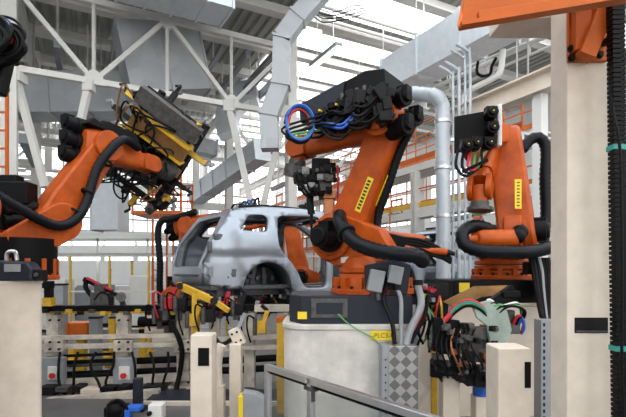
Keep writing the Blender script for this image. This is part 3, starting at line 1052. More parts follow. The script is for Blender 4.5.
# dark controller box on the pedestal
cb = thing('junction_box', 'dark rounded junction box on the left pedestal top', 'box', (-3.05, 4.72, 1.565))
MB().prism([(-.28, 0), (.16, 0), (.16, .12), (.10, .20), (-.28, .22)], (-3.05, 4.62, 1.565), X1, Z1, (0, .2, 0)).build('housing', 'bluegrey', cb, bevel=.03, smooth=0)
MB().box2((-3.16, 4.60, 1.66), (-3.0, 4.622, 1.74)).build('display_panel', 'grey', cb, bevel=.004, smooth=0)
MB().tube([(-3.2, 4.7, 1.76), (-3.19, 4.7, 1.86), (-3.11, 4.7, 1.87), (-3.09, 4.7, 1.78)], .02).build('handle', 'alu', cb)
for i, (cx, lab) in enumerate(((-2.86, 'small black connector block on the left pedestal, nearest its edge'), (-2.98, 'small black connector block on the left pedestal, next to the junction box'))):
    cbl = thing('connector_block', lab, 'connector', (cx, 4.72, 1.565))
    MB().box2((cx - .035, 4.66, 1.565), (cx + .035, 4.80, 1.68)).build('housing', 'dark', cbl, bevel=.006, smooth=0)
    MB().cyl((cx, 4.66, 1.63), (cx, 4.63, 1.63), .02, seg=10).build('plug', 'mid', cbl)

# gripper tool carried by the left robot
gc = k['fl'] + k['g'] * .12
GC = V((P(150, 155, gc.y).x, gc.y, P(150, 155, gc.y).z))
grp = thing('body_gripper', 'big dark gripper frame with yellow clamps held up by the left robot', 'gripper', GC)
g1 = V((.80, .12, -.59)).normalized()
g3 = (k['g'] + V((0, 0, .1)))
g3 = (g3 - g1 * g3.dot(g1)).normalized()
g2 = g1.cross(g3).normalized()
if g2.z > 0:
    g2 = -g2
def Q(a, b, c):
    return GC + g1 * (a * 1.18 - .03) + g2 * (b * 1.15 + .03) + g3 * c
MB().cyl(k['fl'], k['fl'] + k['g'] * .13, .15, .15, 20).build('tool_changer', 'mid', grp)
for a in (-.33, .36):
    for c in (.12, .42):
        MB().bar(Q(a, -.72, c), Q(a, .62, c), .09, .09).build('frame_tube', 'dark', grp, bevel=.008, smooth=0)
for b in (-.70, -.3, .05, .58):
    MB().bar(Q(-.42, b, .12), Q(.46, b, .12), .08, .10).build('frame_tube', 'dark', grp, bevel=.008, smooth=0)
MB().bar(Q(-.40, -.66, -.10), Q(.46, -.66, -.10), .24, .14, side=g2).build('cover_plate', 'mid', grp, smooth=0)
cp = MB().bar(Q(-.34, -.36, -.12), Q(.44, -.36, -.12), .22, .12, side=g2).build('cover_plate', 'plate', grp, smooth=0)
for b_ in (-.475, -.245):
    MB().bar(Q(-.36, b_, -.13), Q(.46, b_, -.13), .035, .15, side=g2).build('yellow_edge', 'yellow', cp, smooth=0)
MB().bar(Q(-.36, .30, .08), Q(.24, .30, .08), .34, .03, side=g2).build('cover_plate', 'mid', grp, smooth=0)
MB().bar(Q(-.36, .0, .3), Q(.40, .0, .3), .9, .10, side=g2).build('back_panel', 'dark', grp, smooth=0)
rnd = random.Random(11)
spots = [(-.62, -.50), (-.70, -.22), (-.58, .02), (.60, .12), (.66, -.35), (.52, .42), (.1, .78), (-.38, .66), (.32, .72), (-.12, -.86), (.36, -.80), (-.55, .40)]
for i, (a, b) in enumerate(spots):
    c0 = rnd.uniform(-.05, .3)
    base_p = Q(max(-.36, min(.38, a)), max(-.68, min(.58, b)), .12)
    tip = Q(a, b, c0)
    cl = MB().bar(base_p, tip, .07, .08).build('clamp_arm', 'yellow' if i % 2 == 0 else 'dark', grp, bevel=.006, smooth=0)
    MB().cyl(tip, tip + g3 * .16, .035, seg=10).cyl(tip + g3 * .16, tip + g3 * .2, .02, seg=10).build('clamp_cylinder', 'mid', cl)
    tp = tip + (g1 * a + g2 * b).normalized() * .11
    MB().bar(tip, tp + g3 * .07, .03, .05).bar(tp + g3 * .07, tp - g3 * .08, .035).build('clamp_jaw', 'grey' if i % 3 else 'dark', cl, smooth=0)
for i in range(36):
    a, b = rnd.uniform(-.46, .5), rnd.uniform(-.74, .66)
    s_ = rnd.choice((.07, .09, .12))
    MB().box(Q(a, b, -.02), (s_, .1, s_ * 1.2), Matrix.Rotation(rnd.uniform(0, 3), 3, 'Y')).cyl(Q(a, b, -.05), Q(a, b, -.14), s_ * .3, seg=8).build('valve', ('dark', 'mid', 'black', 'black', 'dark', 'plate', 'black', 'dark', 'yellow')[i % 9], grp, bevel=.005, smooth=0)
for i in range(22):
    a, b = rnd.uniform(-.4, .4), rnd.uniform(-.6, .5)
    pts = [Q(a, b, -.03)] + [Q(a + rnd.uniform(-.3, .3), b + rnd.uniform(-.3, .3), -.16 - rnd.random() * .12) for _ in range(3)] + [Q(a * .3, b * .3, -.03)]
    MB().tube(pts, .014, 6, 5).build('cable', ('black', 'black', 'dark', 'black', 'plate', 'black', 'black', 'black', 'black', 'black', 'dark')[i % 11], grp)

# ---------------------------------------------------------------- right robot
ped = thing('robot_pedestal', 'wide cream pedestal with sloping side under the right robot', 'pedestal', (2.2, 5.6, 0))
MB().prism([(1.12, 0), (1.32, 0.3), (1.62, 1.27), (2.95, 1.27), (2.95, 0)], (0, 5.12, 0), X1, Z1, (0, .95, 0)).build('body', 'cream', ped, bevel=.02, smooth=0)
MB().box2((1.60, 5.10, 1.27), (2.97, 6.09, 1.30)).build('top_plate', 'cream', ped, bevel=.008, smooth=0)
rp = thing('riser_plate', 'black riser plate under the right robot with a yellow square sticker', 'mounting plate', (2.3, 5.6, 1.30))
MB().box2((1.62, 5.18, 1.30), (2.86, 6.05, 1.56)).build('plate', 'black', rp, bevel=.012, smooth=0)
MB().box2((1.68, 5.17, 1.42), (1.80, 5.178, 1.53)).build('sticker', 'label', rp, smooth=0)['label'] = 'yellow square sticker'
right, k = robot('orange robot on the right with tall upright arm and black valve plate', (2.42, 5.7, 1.56), 240, -6, -55, dz=.11, L2=1.11, L3=.80, a5=-30, ay=.21, ay2=.06, fy=-.17, cmot=False,  hose=False, cyl=False, motors=False, sticker=False, wide=.19)
RIGHT = k
o, e, y, q = k['o3'], k['e'], k['y'], k['q']
fr = V((0, -1, 0))
c = P(518, 194, 5.05)
st = MB().box(c, (.075, .012, .33)).build('warning_sticker', 'label', k['arm'], smooth=0)
st['label'] = 'yellow warning sticker'
mb = MB()
for i in range(8):
    mb.box(c + V((0, -.008, -.13 + i * .037)), (.03, .004, .012))
mb.build('sticker_print', 'text', st, smooth=0)
# black valve plate and motors left of the elbow
vp = MB().prism([(-.24, -.22), (.24, -.16), (.24, .26), (-.24, .22)], P(476, 133, 5.35), V((.95, -.3, 0)).normalized(), Z1, (0, .03, 0)).build('valve_plate', 'black', right, smooth=0)
MB().prism([(.20, -.20), (.255, -.20), (.255, .29), (.20, .29)], P(476, 133, 5.35), V((.95, -.3, 0)).normalized(), Z1, (0, -.10, 0)).build('plate_edge', 'white', vp, bevel=.02, smooth=0)
for i, (px, py) in enumerate(((489, 116), (490, 131), (487, 146), (474, 146), (465, 148))):
    c = P(px, py, 5.25)
    mb = MB().cyl(c, c + V((-.02, -.16, 0)), .072, .068, 14).box(c + V((.0, -.05, .05)), (.13, .1, .07)).cyl(c + V((-.02, -.16, 0)), c + V((-.02, -.19, 0)), .05, .04, 12)
    mo = mb.build('wrist_motor', 'black', right, bevel=.006)
    MB().cyl(c + V((-.02, -.19, .0)), c + V((-.02, -.196, 0)), .008, seg=8).build('connector', 'label', mo)
MB().bar(P(493, 135, 5.3), P(505, 135, 5.4), .2, .22).build('motor_bracket', 'orange', right, bevel=.02, smooth=0)
for i in range(5):
    MB().tube([P(458 + 6 * i, 150, 5.2), P(456 + 6 * i, 166, 5.1), P(466 + 4 * i, 176 - 3 * i, 5.05), P(482, 164 - 3 * i, 5.1), P(488, 150, 5.2)], .016, 8, 5).build('cable', ('black', 'black', 'red', 'green', 'black')[i], right)
MB().bar(P(462, 172, 5.1), P(488, 160, 5.0), .05, .03).build('cable_guide', 'black', right, smooth=0)
# big dress hose down the right side
MB().corrugated([P(522, 150, 5.6), P(530, 140, 5.6), P(540, 138, 5.6), P(546, 150, 5.6), P(545, 180, 5.6), P(546, 215, 5.6), P(543, 242, 5.5)], .07, 12, .03).build('hose', 'rubber', right)
MB().corrugated([P(553, 247, 5.0), P(530, 252, 4.85), P(505, 252, 4.8), P(480, 251, 4.8), P(464, 244, 4.9), P(463, 232, 5.0), P(474, 226, 5.1), P(488, 229, 5.15), P(494, 236, 5.2)], .075, 12, .03).build('hose', 'rubber', right)
cbal = MB().lathe([(.03, -.1), (.05, -.02), (.085, 0), (.10, .05), (.10, .40), (.085, .43)], P(478, 239, 4.95), (P(520, 238, 4.95) - P(478, 239, 4.95)), 20).build('counterbalance_cylinder', 'orange', right)
for c_ in (P(518, 236, 4.92), P(520, 232, 4.95)):
    MB().ball(c_, .085, 16).build('end_cap', 'black', cbal)

# ---------------------------------------------------------------- robots behind the car and at the left edge
def simple_ped(x, y, h, label, r=.42):
    t = thing('robot_pedestal', label, 'pedestal', (x, y, 0))
    MB().prism(rrect(x, y, r, r, .06), (0, 0, 0), X1, Y1, Z1 * (h - .03)).build('body', 'cream', t, smooth=30)
    MB().prism(rrect(x, y, r + .01, r + .01, .06), (0, 0, h - .03), X1, Y1, Z1 * .03).build('top_plate', 'cream', t, smooth=30)


simple_ped(-3.10, 10.1, .58, 'cream pedestal of the robot behind the open car tailgate')
bk, k = robot('orange robot with looped black hose behind the open tailgate of the silver car', (-3.10, 10.1, .58), -14, 2, 12, bolts=False, L2=1.36, L3=1.0, a5=-40, cyl=False,  hose=False, sticker=False)
MB().corrugated([k['o3'] + k['e'] * .3 + k['q'] * .22 - k['y'] * .2, P(172, 219, 9.9), P(162, 221, 9.9), P(158, 232, 9.9), P(160, 262, 9.9), P(160, 290, 9.9), P(165, 325, 10), k['j2'] - k['n'] * .3 - k['d'] * .6], .075, 10, .04).build('hose', 'rubber', bk)
t = thing('seam_gun', 'tangle of dark hoses and valves on the rear robot wrist above the tailgate', 'tool', k['fl'])
MB().box(k['fl'] + V((.1, 0, .0)), (.3, .3, .22)).build('tool_body', 'dark', t, bevel=.02, smooth=0)
for i in range(6):
    cl = ('black', 'palegreen', 'black', 'blue', 'mid', 'black')[i]
    MB().tube([k['fl'] + V((-.2 + .08 * i, -.1, .1)), k['fl'] + V((-.12 + .1 * i, -.15, .3 + .03 * i)), k['fl'] + V((.12 + .06 * i, -.12, .28)), k['fl'] + V((.2 + .05 * i, -.08, .0))], .022, 8, 5).build('cable', cl, t)
simple_ped(.06, 10.6, .79, 'cream pedestal of the robot seen through the car side opening')
robot('orange robot seen through the door openings of the silver car', (.06, 10.6, .79), 180, 12, -10, bolts=False, L2=1.42, L3=.9, hose=False, sticker=False)
simple_ped(-3.4, 3.55, 1.55, 'cream pedestal outside the left edge near the camera')
edge, k = robot('robot at the upper left edge wrapped in a black cable bundle', (-3.3, 3.6, 1.55), 0, -14, 3, bolts=False, L2=1.12, L3=.60, a5=-85, hose=False, sticker=False, motors=False, cyl=False)
cc = P(10, 42, 3.42)
MB().box(cc + V((-.12, .08, -.02)), (.20, .18, .20)).build('dress_block', 'black', edge, bevel=.03, smooth=0)
MB().bar(cc + V((-.06, .05, -.1)), P(-2, 95, 3.45), .09, .10).build('tool_arm', 'black', edge, bevel=.02, smooth=0)
rnd = random.Random(5)
for i in range(26):
    R_ = rnd.uniform(.10, .20)
    sq = rnd.uniform(.45, 1.0)
    tl = rnd.uniform(-.5, .3)
    c1 = cc + V((-.10 + rnd.uniform(-.03, .03), rnd.uniform(-.16, .02), rnd.uniform(-.06, .05)))
    pts = [c1 + V((math.cos(t_) * R_ * 1.15, 0, math.sin(t_) * R_ * sq + math.cos(t_) * R_ * tl * .5)) for t_ in [-2.6 + .58 * j for j in range(10)]]
    MB().tube(pts, rnd.uniform(.010, .018), 8, 5).build('cable', ('black', 'black', 'rubber', 'black', 'blue', 'black', 'red', 'black', 'black', 'black', 'rubber', 'dark', 'black')[i % 13], edge)
# ================================================================ car body shells
CW = .91


def half_width(s, z):
    w = CW + .025 * math.exp(-((z - .70) / .10) ** 2) - .02 * max(0, (.5 - z)) - .015 * math.exp(-((z - .60) / .05) ** 2)
    if z > .82:
        t = (z - .82) / .52
        w -= .055 * t + .17 * t ** 1.7
    if s < .55:
        w -= .20 * ((.55 - s) / .55) ** 2.0
    if s > 3.5:
        w -= .20 * ((s - 3.5) / .95) ** 2
    # flared wheel arches
    for c in (.93, 3.62):
        r = math.hypot(s - c, z - .10)
        w += .018 * math.exp(-((r - .44) / .07) ** 2)
    return w


def smooth_loop(pts, n=3):
    v = catmull([V((p[0], p[1], 0)) for p in pts + pts[:3]], n)
    return [(p.x, p.y) for p in v[n:n * (len(pts) + 1)]]


def rounded(poly, r=.05, n=3):
    out = []
    m = len(poly)
    for i in range(m):
        a, b, c = V((*poly[i - 1], 0)), V((*poly[i], 0)), V((*poly[(i + 1) % m], 0))
        ra = min(r, (a - b).length * .4, (c - b).length * .4)
        p, q = b + (a - b).normalized() * ra, b + (c - b).normalized() * ra
        for k in range(n + 1):
            t = k / n
            x = p * (1 - t) ** 2 + b * 2 * t * (1 - t) + q * t * t
            out.append((x.x, x.y))
    return out


def filled(outer, holes, cuts_x, cuts_y):
    bm = bmesh.new()
    for loop in [outer] + holes:
        vs = [bm.verts.new((x, y, 0)) for x, y in loop]
        for i in range(len(vs)):
            bm.edges.new((vs[i - 1], vs[i]))
    bmesh.ops.triangle_fill(bm, use_beauty=True, use_dissolve=False, edges=bm.edges[:], normal=(0, 0, 1))
    for ax, cuts in ((0, cuts_x), (1, cuts_y)):
        for c in cuts:
            co = V((c, 0, 0)) if ax == 0 else V((0, c, 0))
            no = V((1, 0, 0)) if ax == 0 else V((0, 1, 0))
            bmesh.ops.bisect_plane(bm, geom=bm.verts[:] + bm.edges[:] + bm.faces[:], plane_co=co, plane_no=no)
    bm.verts.ensure_lookup_table()
    bm.verts.index_update()
    r = [v.co.copy() for v in bm.verts], [[v.index for v in f.verts] for f in bm.faces]
    bm.free()
    return r


def arch(c, z, r, a0, a1, n=14):
    return [(c + r * math.cos(a0 + (a1 - a0) * i / n), z + r * math.sin(a0 + (a1 - a0) * i / n)) for i in range(n + 1)]


def car_body(label, O, yaw):
    t = thing('car_body', label, 'car body', O, yaw, 'bare car bodies on the line')
    outer = [(.02, .52), (.0, .40), (.03, .22), (.30, .14)] + arch(.93, .12, .40, PI * .98, PI * .02) + [(1.42, .02), (1.9, 0), (3.14, 0)] + \
        arch(3.62, .12, .40, PI * .98, PI * .02) + [(4.30, .12), (4.44, .3), (4.42, .55), (4.25, .74), (3.75, .86), (3.28, .92), (2.98, 1.08), (2.55, 1.27), (2.30, 1.325), (1.6, 1.36), (.95, 1.345), (.55, 1.29), (.42, 1.24),
         (.24, 1.0), (.10, .80)]
    qwin = rounded([(.50, .96), (.93, .95), (1.00, 1.16), (.92, 1.22), (.68, 1.20)], .06)
    rdoor = rounded([(1.16, 1.22), (1.95, 1.25), (1.98, .12), (1.56, .12), (1.42, .40), (1.28, .56), (1.10, .72), (1.10, .95)], .10)
    fdoor = rounded([(2.10, 1.25), (2.42, 1.22), (3.02, .92), (3.10, .80), (3.08, .12), (2.10, .12)], .09)
    cx = [x * .12 for x in range(1, 37)]
    cz = [.1, .2, .3, .4, .5, .56, .6, .64, .7, .76, .82, .9, .98, 1.06, 1.14, 1.22, 1.3]
    vs, fs = filled(outer, [qwin, rdoor, fdoor], cx, cz)
    for sg in (-1, 1):
        mb = MB().add([V((p.x, sg * half_width(p.x, p.y), p.y)) for p in vs], fs)
        sp = mb.build('side_panel', 'car', t, local=True, solid=.012, smooth=50)
        # inner flange rims of the door and window cut-outs
        rim = MB()
        for loop in (qwin, rdoor, fdoor):
            a = [V((x, sg * half_width(x, z), z)) for x, z in loop]
            b = [V((x, sg * (half_width(x, z) - .09), z)) for x, z in loop]
            nn = len(a)
            rim.add(a + b, [(i, (i + 1) % nn, nn + (i + 1) % nn, nn + i) for i in range(nn)])
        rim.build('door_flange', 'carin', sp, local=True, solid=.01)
        # wheel arch lip and inner wheelhouse
        for c in (.93, 3.62):
            a = arch(c, .12, .40, PI * 1.0, 0, 20)
            mb = MB()
            r0 = [V((x, sg * (half_width(x, z) + .004), z)) for x, z in a]
            r1 = [V((x, sg * (half_width(x, z) - .06), z)) for x, z in a]
            r2 = [V((x, sg * .50, z)) for x, z in a]
            m = len(a)
            mb.add(r0 + r1 + r2, [(i, i + 1, m + i + 1, m + i) for i in range(m - 1)] + [(m + i, m + i + 1, 2 * m + i + 1, 2 * m + i) for i in range(m - 1)])
            mb.add([V((x, sg * .50, z)) for x, z in a], [tuple(range(m))])
            for j in range(5):
                x, z = c - .26 + .13 * j, .28 + .03 * (j % 2)
                mb.cyl((x, sg * .50, z), (x, sg * .56, z), .045, .03, 10)
            mb.bar((c - .1, sg * .53, .14), (c - .05, sg * .55, .46), .06, .05).bar((c + .12, sg * .53, .14), (c + .1, sg * .55, .44), .05, .05)
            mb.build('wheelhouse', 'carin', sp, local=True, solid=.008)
    # roof skin
    def roof(a, b):
        s = .44 + a * 1.98
        zz = 1.24 + .12 * math.sin(min(1, (a * 1.98) / .6) * PI / 2) if a * 1.98 < .6 else 1.36 - .045 * ((a * 1.98 - .6) / 1.38) ** 2
        w = half_width(s, min(zz, 1.34)) - .005
        y = (2 * b - 1)
        return V((s, y * w, zz + .03 * (1 - abs(y) ** 3) - .02))
    rf = MB().surf(roof, 24, 16).build('roof_panel', 'car', t, local=True, solid=.012, smooth=60)
    mb = MB()
    for y in (-.56, .56):
        mb.tube([(.62, y, 1.335), (1.0, y, 1.375), (1.6, y, 1.375), (2.3, y, 1.335)], .022, 8, 5)
    mb.build('roof_rail', 'dark', rf, local=True)
    # tailgate opening frame
    def rear_s(z):
        return .02 + (.0 if z < .5 else .10 * (z - .5) / .3 if z < .8 else .10 + .32 * (z - .8) / .44)
    outer_r, zs = [], [.20, .35, .5, .65, .8, .95, 1.08, 1.2, 1.27]
    hw = lambda z: half_width(rear_s(z), z) + .004
    outer_r = [(hw(z), z) for z in zs] + [(-hw(z), z) for z in reversed(zs)]
    hole = rounded([(-.60, .44), (.60, .44), (.70, .78), (.50, 1.19), (-.50, 1.19), (-.70, .78)], .10)
    v2, f2 = filled(outer_r, [hole], [x * .15 for x in range(-6, 7)], zs[1:-1])
    rp_ = MB().add([V((rear_s(p.y) - .015, p.x, p.y)) for p in v2], f2).build('rear_frame', 'car', t, local=True, solid=.012, smooth=50)
    hh = [V((rear_s(z), y, z)) for y, z in hole]
    h2 = [V((rear_s(z) + .14, y * .96, z)) for y, z in hole]
    nn = len(hh)
    MB().add(hh + h2, [(i, (i + 1) % nn, nn + (i + 1) % nn, nn + i) for i in range(nn)]).build('tailgate_flange', 'carin', rp_, local=True, solid=.01)
    # tail lamp pockets and rear crossmember
    for sg in (-1, 1):
        mb = MB().box((.20, sg * .80, .86), (.13, .10, .09)).box((.08, sg * .80, .72), (.06, .08, .16))
        mb.build('lamp_pocket', 'carin', rp_, local=True, bevel=.02, smooth=0)
        mb = MB()
        for j in range(4):
            mb.cyl((.32 + .05 * j, sg * half_width(.35, .5), .30 + .05 * (j % 2)), (.32 + .05 * j, sg * (half_width(.35, .5) + .012), .30 + .05 * (j % 2)), .014, seg=8)
        mb.box((.42, sg * (half_width(.42, .36) + .002), .36), (.10, .012, .11))
        mb.build('vent_plate', 'carin', rp_, local=True, smooth=0)
    mb = MB()
    ring = []
    for i in range(17):
        y = -.80 + i * .1
        x = -.055 + .16 * (abs(y) / .8) ** 3
        ring.append([V((x, y, .30)), V((x - .03, y, .34)), V((x - .02, y, .44)), V((x + .07, y, .46)), V((x + .08, y, .30))])
    mb.ring_loft(ring)
    mb.build('rear_crossmember', 'car', t, local=True)
    # floor, bulkhead, inner parts
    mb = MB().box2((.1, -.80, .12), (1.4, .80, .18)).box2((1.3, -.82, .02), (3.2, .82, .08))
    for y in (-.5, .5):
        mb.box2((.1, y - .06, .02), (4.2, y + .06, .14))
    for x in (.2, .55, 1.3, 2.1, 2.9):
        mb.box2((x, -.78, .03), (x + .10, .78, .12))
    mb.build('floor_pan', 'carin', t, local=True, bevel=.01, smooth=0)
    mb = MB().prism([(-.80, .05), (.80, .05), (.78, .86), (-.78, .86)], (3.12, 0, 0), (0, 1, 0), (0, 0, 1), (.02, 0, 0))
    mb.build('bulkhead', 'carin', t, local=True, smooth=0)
    for x in (.60, 1.10, 2.03, 2.42):
        zz = 1.27 if x < 2.2 else 1.24
        MB().box2((x - .04, -.66, zz), (x + .04, .66, zz + .03)).build('roof_bow', 'carin', t, local=True, smooth=0)
    for sg in (-1, 1):
        MB().bar((2.03, sg * .84, .06), (2.03, sg * .80, .82), .12, .10).bar((2.03, sg * .80, .82), (2.03, sg * .64, 1.27), .10, .08).build('inner_pillar', 'carin', t, local=True, bevel=.01, smooth=0)
    MB().box2((4.30, -.66, .28), (4.42, .66, .46)).box2((4.15, -.6, .66), (4.25, .6, .72)).build('front_crossmember', 'carin', t, local=True, bevel=.01, smooth=0)

    def dash(a, b):
        return V((3.14 + .1 * a, (2 * b - 1) * .76, .86 + .10 * math.sin(a * PI)))
    MB().surf(dash, 4, 6).build('cowl_panel', 'carin', t, local=True, solid=.01)
    return t


CYAW = math.radians(33)
CO = V((-2.05, 7.255, 1.24))
car = car_body('silver bare car body in the middle, tailgate and doors open', CO, CYAW)
car.scale = (1.06, 1.06, 1.07)
dup(car, CO + V((math.cos(CYAW), math.sin(CYAW), 0)) * 5.65 + V((-.1, 0, 0)), 'silver bare car body farther along the line behind the right robot')


def C(s, y, z):          # car coordinates to world, y toward the camera
    return CO + V((math.cos(CYAW), math.sin(CYAW), 0)) * s + V((math.sin(CYAW), -math.cos(CYAW), 0)) * y + Z1 * z


# ---------------------------------------------------------------- skid and clamps under the car
def skid(s0, label):
    t = thing('body_skid', label, 'skid', C(s0 + 2, 0, -1.3))
    for y in (-.55, .55):
        MB().bar(C(s0 - .5, y, -.22), C(s0 + 4.6, y, -.22), .12, .14).build('runner', 'dark', t, smooth=0)
    for s in (.1, 1.5, 2.7, 4.0):
        MB().bar(C(s0 + s, -.75, -.10), C(s0 + s, .75, -.10), .12, .08).build('cross_bar', 'dark', t, smooth=0)
        for y in (-.55, .55):
            MB().bar(C(s0 + s, y, -.10), C(s0 + s, y, .04), .08).build('support_pin', 'mid', t, smooth=0)
    for s in (.3, 2.2, 3.9):
        for y in (-.5, .5):
            MB().bar(C(s0 + s, y, -.28), C(s0 + s, y, -1.30), .16).build('support_leg', 'cream', t, smooth=0)
            MB().bar(C(s0 + s - .2, y, -1.28), C(s0 + s + .2, y, -1.28), .3, .04).build('foot_plate', 'cream', t, smooth=0)
    return t


skid(0, 'dark skid frame on cream legs carrying the silver car in the middle')
skid(5.6, 'dark skid frame on cream legs under the farther silver car')
t = thing('clamp_lever', 'long yellow clamp lever under the car rear bumper', 'clamp', P(200, 300, 6.15))
MB().bar(P(178, 285, 6.2), P(214, 301, 6.0), .07, .10).bar(P(214, 301, 6.0), P(229, 311, 5.95), .06, .07).build('lever_arm', 'yellow', t, bevel=.01, smooth=0)
MB().cyl(P(214, 301, 5.94), P(214, 301, 6.1), .05, seg=14).cyl(P(180, 286, 6.12), P(180, 286, 6.3), .05, seg=14).build('pivot', 'dark', t)
MB().bar(P(196, 294, 6.1), P(196, 335, 6.1), .09).build('bracket', 'yellow', t, smooth=0)
rnd = random.Random(9)
cl_l = [('red', 168, 303, 'red clamp block at the left end of the row under the car'), ('dark', 181, 304, 'dark clamp unit second in the row under the car'), ('yellow', 193, 320, 'yellow bracket clamp below the car rear bumper'),
        ('red', 222, 307, 'red clamp block below the yellow lever tip'), ('dark', 209, 316, 'dark clamp unit between yellow bracket and red block'), ('dark', 238, 309, 'dark clamp under the near rear wheel arch'),
        ('grey', 251, 316, 'grey clamp arm under the rear wheel arch'), ('yellow', 260, 327, 'yellow upright clamp next to the middle pedestal'), ('dark', 160, 316, 'dark clamp body left of the red block')]
for m_, px, py, lab in cl_l:
    d = rnd.uniform(6.0, 6.5)
    c = P(px, py, d)
    t = thing('body_clamp', lab, 'clamp', V((c.x, c.y, c.z)), 0, 'clamps under the car')
    MB().box(c, (.16, .14, .16)).bar(c + V((.05, 0, .05)), c + V((.10, 0, .22)), .06).build('clamp_housing', m_, t, bevel=.01, smooth=0)
    MB().bar(c + V((-.03, 0, -.05)), V((c.x - .03, c.y, .98)), .07).build('clamp_post', 'mid' if m_ != 'yellow' else 'yellow', t, smooth=0)
    MB().cyl(c + V((-.06, -.07, -.1)), c + V((-.06, -.07, .12)), .03, seg=10).build('clamp_cylinder', 'mid', t)
    MB().tube([c + V((-.06, -.08, .12)), c + V((-.14, -.12, .16)), c + V((-.16, -.10, .0)), c + V((-.12, -.05, -.2))], .012).build('air_hose', 'black' if m_ != 'red' else 'red', t)
    MB().bar(c + V((.10, 0, .22)), c + V((.02, .02, .29)), .05, .04).build('clamp_jaw', 'dark', t, smooth=0)

rnd = random.Random(12)
for i in range(15):
    s0 = .05 + i * .16
    yy = rnd.uniform(.25, .62)
    c = C(s0, yy, rnd.uniform(-.20, .0))
    lab = 'small %s locator block on the skid, %s from the car rear' % (('dark', 'steel', 'black')[i % 3], ['first', 'second', 'third', 'fourth', 'fifth', 'sixth', 'seventh', 'eighth', 'ninth', 'tenth', 'eleventh', 'twelfth', 'thirteenth', 'fourteenth', 'fifteenth'][i])
    t = thing('locator_block', lab, 'locator', c, 0, 'locator blocks along the skid')
    MB().box(c, (.10, .10, .12)).box(c + V((.03, -.04, .07)), (.06, .05, .08)).build('block', ('dark', 'mid', 'black')[i % 3], t, bevel=.005, smooth=0)
    MB().cyl(c + V((-.02, -.05, 0)), c + V((-.02, -.12, 0)), .025, seg=8).build('fitting', 'mid' if i % 4 else 'red', t)
    MB().tube([c + V((-.02, -.11, 0)), c + V((.03, -.15, -.08)), c + V((.08, -.10, -.2)), c + V((.02, 0, -.34))], .012, 6, 5).build('air_hose', ('black', 'black', 'red', 'black', 'yellow')[i % 5], t)
# ---------------------------------------------------------------- line-side frame at lower left
fx = thing('transfer_frame', 'long cream transfer frame with black rail at lower left', 'frame', P(110, 385, 6.4))
yF = 6.4
def R(px, py, d=6.4):
    return P(px, py, d)
MB().bar(R(-12, 308), R(196, 308), .16, .08, side=(0, 1, 0)).build('top_rail', 'black', fx, bevel=.008, smooth=0)
MB().bar(R(-12, 312), R(180, 312), .10, .035, side=(0, 1, 0)).build('toothed_strip', 'yellow', fx, smooth=0)
for px in (55, 124, 184):
    MB().bar(R(px, 313), V((R(px, 313).x, 6.4, .02)), .17, .15).build('post', 'beam', fx, bevel=.01, smooth=0)
    MB().bar(R(px, 340, 6.28), R(px, 352, 6.28), .26, .10).build('bracket', 'beam', fx, bevel=.01, smooth=0)
    c = V((R(px, 400).x, 6.4, .03))
    MB().box(c, (.36, .3, .05)).build('foot_plate', 'beam', fx, smooth=0)
for py, h in ((337, .06), (346, .07)):
    MB().bar(R(-10, py + 2, 6.3), R(186, py - 2, 6.3), .08, h, side=(0, 1, 0)).build('side_beam', 'beam', fx, bevel=.006, smooth=0)
MB().bar(R(-10, 388, 6.3), R(190, 376, 6.3), .10, .11, side=(0, 1, 0)).build('floor_beam', 'beam', fx, bevel=.006, smooth=0)
MB().bar(R(-10, 407, 5.9), R(160, 393, 5.9), .10, .12, side=(0, 1, 0)).build('floor_beam', 'beam', fx, bevel=.006, smooth=0)
for py in (364, 375):
    MB().cyl(R(-10, py + 3, 6.5), R(182, py - 5, 6.5), .05, seg=12).build('drive_shaft', 'black', fx)
MB().bar(R(130, 374, 6.55), R(180, 371, 6.55), .1, .10, side=(0, 1, 0)).build('orange_guard', 'orange2', fx, smooth=0)
# right continuation under the car
MB().bar(R(196, 308), R(285, 306.5), .16, .08, side=(0, 1, 0)).build('top_rail', 'black', fx, bevel=.008, smooth=0)
MB().bar(R(255, 308, 6.2), R(289, 308, 6.2), .12, .09, side=(0, 1, 0)).build('side_beam', 'beam', fx, smooth=0)
for py in (340, 350):
    MB().bar(R(196, py, 6.3), R(286, py - 4, 6.3), .08, .06, side=(0, 1, 0)).build('side_beam', 'beam', fx, smooth=0)
for py in (360, 370):
    MB().cyl(R(196, py + 2, 6.5), R(290, py - 3, 6.5), .05, seg=12).build('drive_shaft', 'black', fx)
for px in (250, 282):
    MB().bar(R(px, 313), V((R(px, 313).x, 6.4, .02)), .15, .15).build('post', 'beam', fx, bevel=.01, smooth=0)
for px, lab in ((52, 'grey switch box with red button nearest the left pedestal'), (123, 'grey switch box with red button in the middle of the cream frame')):
    c = R(px, 373, 6.18)
    sb = thing('switch_box', lab, 'switch box', c)
    MB().box(c + V((0, .06, 0)), (.30, .10, .42)).build('housing', 'grey', sb, bevel=.012, smooth=0)
    MB().box(c + V((0.02, -.0, .0)), (.15, .03, .18)).build('plate', 'white', sb, bevel=.004, smooth=0)
    MB().cyl(c + V((.02, -.01, -.03)), c + V((.02, -.05, -.03)), .035, .04, 16).build('button', 'red', sb)
    MB().tube([c + V((.05, .05, -.2)), c + V((.06, .0, -.35)), c + V((.16, -.05, -.5)), c + V((.22, .0, -.72)), V((c.x + .3, c.y, .03))], .03, 8, 5).build('cable', 'black', sb)
t = thing('parts_crate', 'orange crate behind the cream frame at left', 'crate', P(82, 330, 7.2))
c = P(82, 330, 7.2)
MB().box(c, (.36, .3, .26)).build('crate_body', 'orange2', t, bevel=.01, smooth=0)
for sx in (-1, 1):
    MB().box(c + V((.15 * sx, -.15, 0)), (.03, .03, .27)).build('corner_post', 'orange2', t, smooth=0)
